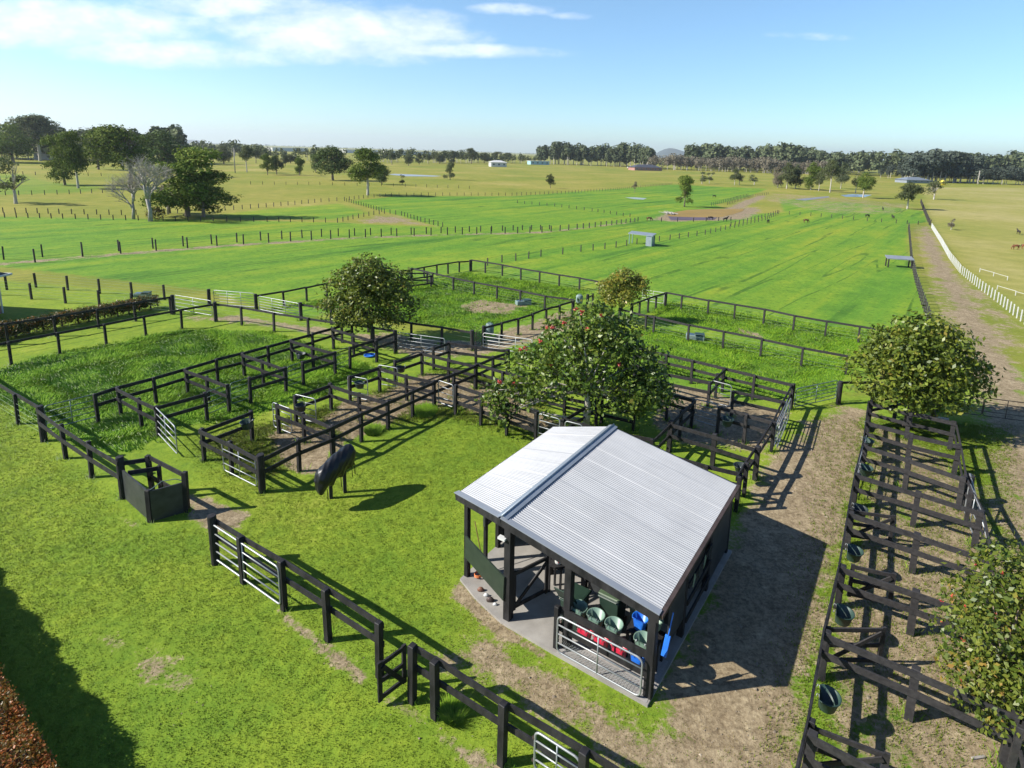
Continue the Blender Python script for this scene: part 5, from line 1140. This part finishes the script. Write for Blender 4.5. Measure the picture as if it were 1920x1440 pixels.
# small stones and clods on the bare ground
X = g.uniform(-8, 24, 60000); Y = g.uniform(8, 34, 60000); wd_ = weight(DIRT, X, Y); k = g.random(60000) < wd_ * .35; X, Y = X[k], Y[k]; T = len(X); s = g.uniform(.008, .03, T) * (1 + 1.5 * (g.random(T) < .04)); a = g.uniform(0, 2 * PI, T); c = [np.stack([X + np.cos(a + i * 2.1) * s, Y + np.sin(a + i * 2.1) * s, s * 0 - .004], 1) for i in range(3)] + [np.stack([X + g.normal(0, .3, T) * s, Y + g.normal(0, .3, T) * s, s * .8], 1)]
V = np.stack(c, 1).reshape(-1, 3); i4 = np.arange(T)[:, None] * 4; F = np.concatenate([i4 + [0, 1, 3], i4 + [1, 2, 3], i4 + [2, 0, 3]]); M['clod'] = paint('clods', (.12, .09, .06), (.36, .3, .22), .9, 3)
tag(link_mesh('clods', nmesh('clods', V, F, 3), 'clod'), 'small stones and clods lying on the bare ground', None, None, 'stuff')
# hedge at the bottom left: top edge seen through two pixels, height from its shadow
HH = 1.32
e0 = at(0, 1262, HH); e1 = at(110, 1440, HH); dv = (e1 - e0).normalized(); nv = Vector((dv.y, -dv.x, 0))
if nv.x > 0: nv = -nv
s0, s1 = e0 - dv * 9.0, e1 + dv * 3.0; hw = 1.3
hd = thing('clipped_hedge', ((s0 + s1) / 2).xy.to_3d(), 'tall clipped hedge with orange-red young leaves in the bottom left corner', 'hedge')
g = np.random.default_rng(9); T = 230000; t = g.random(T); face = g.random(T); Ln = (s1 - s0).length
u = np.where(face < .5, g.uniform(0, hw * 2, T), np.where(face < .8, g.normal(.06, .05, T), hw * 2 - .05)); z = np.where(face < .5, HH + g.normal(-.06, .035, T), g.uniform(.1, HH, T))
z = z + .06 * np.sin(t * 70) + .05 * np.sin(t * 23 + u * 4)
C = np.array(s0)[None] * (1 - t[:, None]) + np.array(s1)[None] * t[:, None]; C[:, 2] = 0; C += np.array(nv)[None] * u[:, None]; C[:, 2] = z; C[:, :2] -= np.array(hd.location)[:2]
nr = g.normal(0, .6, (T, 3)) + np.array([0, 0, .5]); nr /= np.linalg.norm(nr, axis=1)[:, None]; tt = g.normal(0, 1, (T, 3)); tt -= nr * (tt * nr).sum(1)[:, None]; tt /= np.linalg.norm(tt, axis=1)[:, None]; bb = np.cross(nr, tt); s_ = g.uniform(.018, .04, T)[:, None]
V = np.stack([C - tt * s_, C + bb * s_ * .5, C + tt * s_, C - bb * s_ * .5], 1).reshape(-1, 3); link_mesh('leaves', nmesh('leaves', V, np.arange(T * 4).reshape(-1, 4)), 'leafred', hd)
core = MB(); a_ = s0 - hd.location; b_ = s1 - hd.location; a_.z = b_.z = HH / 2 - .1; core.beam(a_ + nv * hw, b_ + nv * hw, hw * 2 - .3, HH - .28); core.build('stems', 'barkdark', hd)
# row of red-tipped bushes
for i, (x, y, r) in enumerate(((-30, 645, .9), (6, 634, .75), (30, 632, .7), (55, 626, .7), (82, 620, .75), (117, 612, .62), (147, 606, .62), (167, 603, .6), (197, 597, .62), (221, 592, .6), (242, 588, .6), (262, 583, .55), (283, 579, .6))):
    b0 = at(x, y); r *= .92
    V, F = leaves([(0, 0, .45, r, r, .5), (.15, .1, .7, r * .6, r * .6, .3)], 2200, .06, .09, .15, 6, 60 + i); o = thing('red_tipped_bush', b0, 'dark bush with orange-red tips, %s from the left in the low hedge row' % ('first second third fourth fifth sixth seventh eighth ninth tenth eleventh twelfth thirteenth'.split()[i]), 'bush', 'red-tipped bushes in a row')
    link_mesh('foliage', nmesh('foliage', V, F), 'leafredgreen', o); MB().tube([(0, 0, 0), (0, 0, .6)], .05, 6).build('stem', 'barkdark', o)

# ------------------------------------------------------------------ middle distance trees
PROTO = {}
def proto(kind, seed):
    """unit tree: height 1, crown width about 1; returns crown and trunk meshes"""
    key = (kind, seed)
    if key in PROTO: return PROTO[key]
    rs = random.Random(seed * 7 + len(kind)); lb = []
    if kind == 'round':
        for i in range(15):
            a = rs.uniform(0, 2 * PI); z = rs.uniform(.2, .8); q = .33 * math.sin(min(1, (z - .08) / .8) * PI) ** .6 * rs.uniform(.6, 1.1); lb.append((math.cos(a) * q, math.sin(a) * q, z, .17, .17, .13))
        lb.append((0, 0, .82, .18, .18, .15)); lb.append((0, 0, .5, .33, .33, .3)); n, sz, th = 9000, .021, .3
    elif kind == 'euc':
        for i in range(12):
            a = rs.uniform(0, 2 * PI); z = rs.uniform(.42, .9); q = rs.uniform(.08, .42) * (1.05 - .45 * (z - .4) / .5); r = rs.uniform(.13, .2); lb.append((math.cos(a) * q * .85, math.sin(a) * q * .85, z - .04, r * 1.2, r * 1.2, r * .75))
        lb.append((0, 0, .88, .15, .15, .1)); n, sz, th = 8000, .021, .45
    elif kind == 'thin':
        for i in range(8):
            a = rs.uniform(0, 2 * PI); z = rs.uniform(.25, .9); q = rs.uniform(.02, .3); r = rs.uniform(.08, .14); lb.append((math.cos(a) * q, math.sin(a) * q, z, r * 1.1, r * 1.1, r * .9))
        n, sz, th = 1600, .026, .35
    else:
        for i in range(12):
            a = rs.uniform(0, 2 * PI); z = rs.uniform(.15, .88); q = rs.uniform(.05, .36) * (1.15 - z * .5); r = rs.uniform(.13, .2); lb.append((math.cos(a) * q, math.sin(a) * q, z, r * 1.2, r * 1.2, r * .65))
        lb.append((0, 0, .85, .13, .13, .12)); n, sz, th = 8000, .022, .35
    V, F = leaves(lb, n, sz, .025 if kind != 'thin' else .035, .2, 8, seed, floor=.03); c = nmesh('crown', V, F)
    b = MB(); branches(b, lb, th, .028 if kind != 'round' else .03, seed, 9); t = b.mesh('trunk'); t.shade_smooth(); PROTO[key] = (c, t, lb); return PROTO[key]
_mc = {}
def put_tree(label, base, top, width, kind='euc', seed=1, mat='leafeuc', bark='bark', name='gum_tree', group=None, ctr=None, rz=None):
    """base pixel, top pixel row, crown width in pixels"""
    p = at(*base); p.z = 0; h = height_of(p, top); z = (Vector((p.x, p.y, h * .6)) - CAMP).dot(FWD); w = width * z / FPX
    c, t, lb = proto(kind, seed); o = thing(name, p, label, 'tree', group, rz if rz is not None else random.Random(label).uniform(0, 6.28))
    span = .9 if kind in ('round', 'euc', 'broad') else .62
    for nm, me, mt_ in (('crown', c, mat), ('trunk', t, bark)):
        k = (kind, seed, nm, mt_)
        if k not in _mc: m2 = me.copy(); m2.name = nm; m2.materials.clear(); m2.materials.append(M[mt_]); _mc[k] = m2
        q = bpy.data.objects.new(nm, _mc[k]); COL.objects.link(q); q.parent = o; q.scale = (w / span, w / span, h)
        if nm == 'crown' and ctr: q.location = Vector(((ctr - base[0]) * z / FPX, 0, 0)); 
    return o
T_ = put_tree
GL = 'trees on the rise at the left'
T_('big leafy gum in the middle of the left clump, behind the dead white tree', (245, 352), 236, 120, 'euc', 2, 'leafgreen', group=GL, ctr=225, rz=0)
T_('tall pale-topped gum standing highest in the left clump', (76, 302), 213, 86, 'euc', 3, 'leafeuc', 'barkpale', group=GL)
T_('dark wide tree at the far left in front of the white shed', (25, 305), 230, 79, 'round', 4, 'leafgreen', group=GL)
T_('dark tree touching the left edge of the picture on the rise', (-8, 303), 238, 48, 'round', 5, 'leafdark', group=GL)
T_('bushy gum with a thin trunk, left one of the pair on the near rise', (122, 347), 247, 70, 'broad', 6, 'leafgreen', group=GL)
T_('gum with a straight pale trunk, right one of the pair on the near rise', (147, 353), 243, 62, 'euc', 7, 'leafgreen', 'barkpale', group=GL)
T_('grey-green tree behind the pair on the rise', (185, 318), 236, 60, 'round', 8, 'leafeuc', group=GL)
T_('dark rounded tree at the right end of the left clump', (306, 330), 241, 86, 'round', 9, 'leafdark', group=GL)
T_('dense green tree with layered branches, right of the dead white trees', (352, 406), 272, 142, 'broad', 10, 'leafgreen', group=GL, ctr=362, rz=0)
T_('low dense tree at the right foot of the layered green tree', (382, 407), 318, 101, 'broad', 11, 'leafgreen', group=GL)
T_('leaning thin tree at the left edge in the olive pasture', (30, 382), 298, 62, 'thin', 12, 'leafeuc', 'barkpale', group=GL, ctr=10, rz=0)
T_('low shrubby tree between the dead white trees and the layered tree', (318, 400), 345, 60, 'thin', 13, 'leafbrown', group=GL)
GMid = 'trees on the middle pasture'
T_('round dark-green tree, widest one on the middle pasture', (624, 338), 272, 72, 'round', 14, 'leafdark', group=GMid)
T_('tall gum with a bare pale trunk, standing alone in front of the round dark tree', (690, 366), 277, 76, 'euc', 15, 'leafgreen', 'barkpale', group=GMid)
T_('low dark tree hiding behind the trunk of the tall lone gum', (716, 346), 305, 34, 'round', 16, 'leafdark', group=GMid)
T_('small slim tree right of the tall lone gum', (754, 347), 326, 14, 'thin', 17, 'leafeuc', group=GMid)
T_('leafy upright tree alone on the pasture, above the green hollow', (844, 337), 302, 24, 'broad', 18, 'leafeuc', group=GMid)
T_('small tree alone on the olive slope below the pale blue house', (1032, 353), 325, 18, 'broad', 19, 'leafeuc', group=GMid)
T_('bushy dark tree left of the round dark tree', (502, 328), 287, 24, 'broad', 20, 'leafgreen', group=GMid); T_('bushy dark tree beside its twin left of the round dark tree', (519, 327), 289, 26, 'round', 21, 'leafdark', group=GMid)
T_('bushy tree halfway between the twin trees and the round dark tree', (562, 329), 290, 26, 'broad', 22, 'leafgreen', group=GMid); T_('tree just behind the left side of the round dark tree', (592, 322), 287, 26, 'round', 23, 'leafdark', group=GMid)
T_('tall tree with a white trunk left of the twin trees', (463, 323), 272, 32, 'euc', 24, 'leafeuc', 'barkpale', group=GMid); T_('grey-green tree by the power pole', (420, 308), 272, 34, 'round', 25, 'leafeuc', group=GMid); T_('grey tree left of the power pole', (400, 304), 276, 26, 'round', 26, 'leafeuc', group=GMid)
for i, (x, y, t, w) in enumerate(((735, 309, 282, 22), (766, 311, 283, 20), (786, 309, 286, 16), (804, 308, 288, 14), (824, 307, 286, 22), (851, 306, 283, 24), (884, 307, 277, 28), (908, 306, 285, 22), (930, 305, 284, 26), (951, 305, 286, 22), (545, 306, 288, 26), (535, 312, 290, 18), (480, 306, 280, 22), (1170, 311, 290, 14))):
    T_('grey-green far gum, %s' % ['right of the round dark trees', 'second right of the round dark trees', 'slim one above the pale pond', 'next to the slim one above the pond', 'left of the lone upright tree', 'right above the lone upright tree', 'tallest of the row, left of the white farm buildings', 'behind the left end of the white farm buildings', 'behind the white farm buildings', 'behind the right end of the white farm buildings', 'behind the twin bushy trees', 'low one behind the twin bushy trees', 'left of the twin bushy trees', 'above the white car'][i], (x, y), t, w, ('euc', 'round', 'broad')[i % 3], 30 + i % 5, 'leafeuc', group='gums in the loose far row')
T_('ragged gum at the left end of the brown pond', (1283, 388), 327, 40, 'broad', 41, 'leafgreen', 'bark')
T_('thin bare-looking sapling in the green field above the puddle', (1190, 362), 340, 10, 'thin', 42, 'leafbrown')
GR_ = 'pale gums at the edge of the wood'
for i, (x, y, t, w, k, m, lb) in enumerate(((1316, 345, 320, 20, 'thin', 'leafeuc', 'wispy gum behind the pond tree, left one'), (1330, 344, 322, 14, 'thin', 'leafeuc', 'wispy gum behind the pond tree, right one'), (1377, 347, 316, 22, 'euc', 'leafeuc', 'pale gum on the olive slope, left of the dirt path'), (1386, 347, 320, 16, 'thin', 'leafbrown', 'thin gum leaning beside the one above the dirt path'), (1414, 347, 325, 18, 'thin', 'leafeuc', 'small wispy gum above the top of the dirt path'),
    (1458, 352, 312, 28, 'broad', 'leafbrown', 'grey-brown gum left of the tight group'), (1475, 354, 303, 36, 'broad', 'leafeuc', 'wide gum with dark gaps, left end of the tight group'), (1491, 354, 306, 24, 'broad', 'leafwood', 'dark narrow gum inside the tight group'), (1520, 356, 302, 36, 'broad', 'leafgreen', 'greenest gum of the tight group'), (1535, 358, 322, 22, 'euc', 'leafeuc', 'short pale-trunked gum in the tight group'), (1556, 361, 298, 36, 'euc', 'leafeuc', 'gum with a forked white trunk beside the blue pool'), (1576, 354, 302, 26, 'broad', 'leafwood', 'dark tree behind the forked white trunk'),
    (1618, 371, 322, 40, 'euc', 'leafgreen', 'gum standing over the blue pool'), (1604, 362, 322, 18, 'thin', 'leafeuc', 'thin pale gum left of the one over the pool'), (1701, 392, 341, 50, 'euc', 'leafeuc', 'spreading gum at the end of the long crop, by the black fence'), (1751, 374, 335, 34, 'thin', 'leafeuc', 'airy gum right of the grey shed'), (1783, 431, 408, 16, 'thin', 'leafbrown', 'tiny sapling in the dry paddock beyond the white fence'))):
    T_(lb, (x, y), t, w, k, 50 + i, m, 'barkpale', group=GR_)
def dead_tree(label, base, top, width, seed, levels=6):
    p = at(*base); p.z = 0; h = height_of(p, top); rs = random.Random(seed); o = thing('dead_tree', p, label, 'tree', 'bare white trees'); T = MB(); B = MB()
    def grow(mb, p0, d, l, r, lv):
        p1 = p0 + d * l * .5 + Vector((rs.uniform(-1, 1), rs.uniform(-1, 1), rs.uniform(-.5, 1))) * l * .07; p2 = p0 + d * l + Vector((rs.uniform(-1, 1), rs.uniform(-1, 1), 0)) * l * .05
        mb.tube([p0, p1, p2], [r, r * .8, r * .62], 7 if lv > 3 else 4, lv > 3)
        if lv == 0: return
        for k in range(3 if lv < 4 else 4):
            nd = (d + Vector((rs.uniform(-1, 1), rs.uniform(-1, 1), rs.uniform(-.35, .75))) * .95).normalized(); st = p1 if k == 0 else p2
            grow(B, st, nd, l * rs.uniform(.6, .8), r * .56, lv - 1)
    grow(T, Vector((0, 0, -.1)), Vector((rs.uniform(-.05, .05), 0, 1)).normalized(), h * .3, h * .03, levels)
    T.build('trunk', 'deadwood', o, True); B.build('branch', 'deadwood', o, True); return o
dead_tree('bare white dead tree with a wide crown, right one of the two', (282, 415), 268, 90, 12); dead_tree('bare white dead tree, left one of the two, in front of the leafy gum', (250, 411), 305, 80, 5)
dead_tree('thin bare tree behind the rise at the left', (315, 402), 330, 40, 8, 4)
ob = at(292, 413); o = thing('brown_bush', ob, 'rusty brown bush at the foot of the dead white tree', 'bush'); V, F = leaves([(0, 0, 1.0, 1.3, 1.2, 1.0)], 900, .14, .14, .2, 6, 77); link_mesh('foliage', nmesh('foliage', V, F), 'leafredgreen', o)
pp = at(441, 324); hp = height_of(pp, 277); o = thing('power_pole', pp, 'grey power pole left of the twin bushy trees', 'pole'); MB().tube([(0, 0, 0), (0, 0, hp)], [.22, .14], 8).build('pole', 'deadwood', o, True); MB().box((0, 0, hp - .8), 2.2, .12, .14).build('crossarm', 'woodgrey', o)
pp = at(1833, 346); hp = height_of(pp, 320); o = thing('power_pole', pp, 'pale power pole in front of the dark pines at the right', 'pole'); MB().tube([(0, 0, 0), (0, 0, hp)], [.3, .2], 8).build('pole', 'barkpale', o, True); MB().box((0, 0, hp - .8), 2.2, .12, .14).build('crossarm', 'woodgrey', o)

# ------------------------------------------------------------------ woods
def wood(label, pts, depth, n, hr, mat, seed, leaf=.9, per=70, name='wood', trunks=True, wide=.42):
    """many trees merged into one far wood; pts = base pixels of its front edge"""
    g = np.random.default_rng(seed); ps = [at(*q) for q in pts]; seg = np.array([(ps[i + 1] - ps[i]).length for i in range(len(ps) - 1)]); cum = np.concatenate([[0], np.cumsum(seg)])
    VV = []; tb_ = MB(); k = 0
    for i in range(n):
        s = g.uniform(0, cum[-1]); j = min(int(np.searchsorted(cum, s) - 1), len(seg) - 1); j = max(j, 0); f = (s - cum[j]) / seg[j]; p = ps[j].lerp(ps[j + 1], f); back = Vector((p.x, p.y, 0)).normalized(); q = g.random() ** 1.3 * depth; p = p + back * q
        h = g.uniform(*hr) * (1 + .12 * math.sin(s * .02) + .1 * math.sin(s * .07)); w = h * wide * g.uniform(.75, 1.25)
        m = per; nl = 5; ci = g.integers(0, nl, m); la = g.uniform(0, 2 * PI, nl); lz = g.uniform(.35, .85, nl); lr = g.uniform(.0, .6, nl)
        d = g.normal(0, 1, (m, 3)); d /= np.linalg.norm(d, axis=1)[:, None]
        C = np.stack([np.cos(la) * lr * w * .5, np.sin(la) * lr * w * .5, lz * h], 1)[ci] + d * np.array([w * .36, w * .36, h * .17])
        nrm = d + g.normal(0, .4, (m, 3)) + [0, 0, .3]; nrm /= np.linalg.norm(nrm, axis=1)[:, None]; t = g.normal(0, 1, (m, 3)); t -= nrm * (t * nrm).sum(1)[:, None]; t /= np.linalg.norm(t, axis=1)[:, None]; b = np.cross(nrm, t); sz = (leaf * h / 14 * g.uniform(.7, 1.4, m))[:, None]
        C += np.array([p.x, p.y, 0]); VV.append(np.stack([C - t * sz, C + b * sz * .8, C + t * sz, C - b * sz * .8], 1).reshape(-1, 3))
        if trunks and q < depth * .4: tb_.tube([(p.x, p.y, 0), (p.x + g.normal(0, .4), p.y, h * .6)], [h * .018, h * .01], 4, False)
    V = np.concatenate(VV); o = link_mesh(name, nmesh(name, V, np.arange(len(V)).reshape(-1, 4)), mat); tag(o, label, None, None, 'stuff')
    if tb_.v: t = tb_.build('trunks', 'barkpale', o); t['kind'] = 'stuff'
    return o
wood('belt of tall dark gums behind the pale blue house', [(1008, 307), (1060, 309), (1120, 311), (1180, 313), (1222, 316)], 40, 120, (18, 24), 'leafwood', 1, .6, 260)
wood('grey-brown wood behind the brick house', [(1218, 318), (1280, 319), (1360, 322), (1440, 325), (1500, 326), (1560, 330)], 60, 260, (10.5, 14), 'leafbrown', 2, .6, 150, wide=.5)
wood('dark wood rising behind the grey-brown wood', [(1285, 316), (1330, 318), (1440, 322), (1560, 327), (1700, 333), (1860, 336), (2040, 342)], 160, 620, (22, 27), 'leafwood', 3, .8, 110, trunks=False)
wood('dark wood right of the tight group of gums', [(1440, 318), (1540, 322), (1610, 324), (1612, 322)], 60, 110, (17, 21), 'leafwood', 4, .65, 170)
wood('bluish clump of trees in the clearing at the right', [(1648, 334), (1690, 335), (1697, 334)], 14, 22, (9, 12), 'leafpine', 5, .5, 260)
wood('dense dark pines behind the grey shed', [(1700, 341), (1740, 342), (1790, 343), (1832, 344)], 45, 120, (16, 21), 'leafpine', 6, .6, 330, wide=.55)
wood('lower dark pines running to the right edge', [(1832, 345), (1880, 346), (1930, 347), (2010, 349)], 22, 90, (10, 12.5), 'leafpine', 7, .5, 260, wide=.6)
wood('pale open wood at the far left of the plain', [(340, 288), (420, 291), (500, 300), (590, 303), (650, 304)], 120, 150, (9, 14), 'leafeuc', 8, .9, 60)
wood('thin row of grey trees across the middle plain', [(700, 305), (820, 306), (900, 306), (1010, 307)], 90, 150, (8, 12), 'leafeuc', 9, .9, 60)
wood('trees along the rise at the far left behind the white shed', [(-80, 298), (0, 299), (60, 300), (150, 302), (300, 306), (345, 308)], 50, 110, (13, 19), 'leafwood', 10, .8, 150)
for i, (y, dp, n, a, b) in enumerate(((288, 300, 420, 300, 1100), (283.5, 900, 520, 250, 1500), (279.6, 2500, 700, 100, 1900))):
    wood(['scattered tree line on the far plain', 'long thin tree line near the horizon', 'blue-grey tree line on the horizon'][i], [(x, y + (x - 960) * .0312) for x in range(a, b, 60)], dp, n, ((9, 14), (10, 16), (12, 20))[i], 'leafwood', 20 + i, (1.4, 2.6, 4)[i], (36, 22, 16)[i], trunks=False, wide=(.8, 1.4, 2.6)[i])
# hills on the horizon
def hill(label, prof, dist):
    m = M['hill']; b = MB(); n = len(prof)
    for x, y in prof:
        r = ray(x, y); a = Vector((r.x, r.y, 0)).normalized(); h = max(4, CAM_H + dist * r.z / math.hypot(r.x, r.y))
        for kx, kz in ((0, -5), (200, h * .55), (600, h), (1100, h * .5), (1500, -5)): q = a * (dist - 600 + kx); b.v.append((q.x, q.y, kz))
    for i in range(n - 1):
        for j in range(4): k = i * 5 + j; b.f.append((k, k + 1, k + 6, k + 5))
    o = b.build('hills', m, None, True); tag(o, label, None, None, 'structure')
M['hill'] = paint('hill_forest', (.03, .045, .03), (.06, .075, .05), .9, .01)
hill('low wooded hill on the horizon right of centre', [(1222, 293), (1236, 284), (1245, 280), (1254, 277.6), (1265, 278.5), (1276, 282), (1290, 286), (1310, 295)], 7000)
hill('low blue hills on the horizon at the left', [(255, 262), (280, 246), (300, 248), (320, 253), (332, 259), (345, 263), (362, 262), (372, 263), (385, 268), (420, 272)], 9000)

# ------------------------------------------------------------------ air
def air():
    m = bpy.data.materials.new('air'); m.use_nodes = True; nt = m.node_tree; nt.nodes.clear(); out = N(nt, 'ShaderNodeOutputMaterial'); v = N(nt, 'ShaderNodeVolumePrincipled')
    v.inputs['Color'].default_value = (.86, .93, 1, 1); v.inputs['Density'].default_value = HAZE; v.inputs['Anisotropy'].default_value = .3; L(nt, v.outputs[0], out.inputs['Volume'])
    S = 12500; b = MB().box((0, 0, 124), 2 * S, 2 * S, 250); o = b.build('haze', None, None); o.data.materials.append(m); tag(o, 'thin blue air over the plain', None, None, 'stuff')
HAZE = .0001
if HAZE: air()
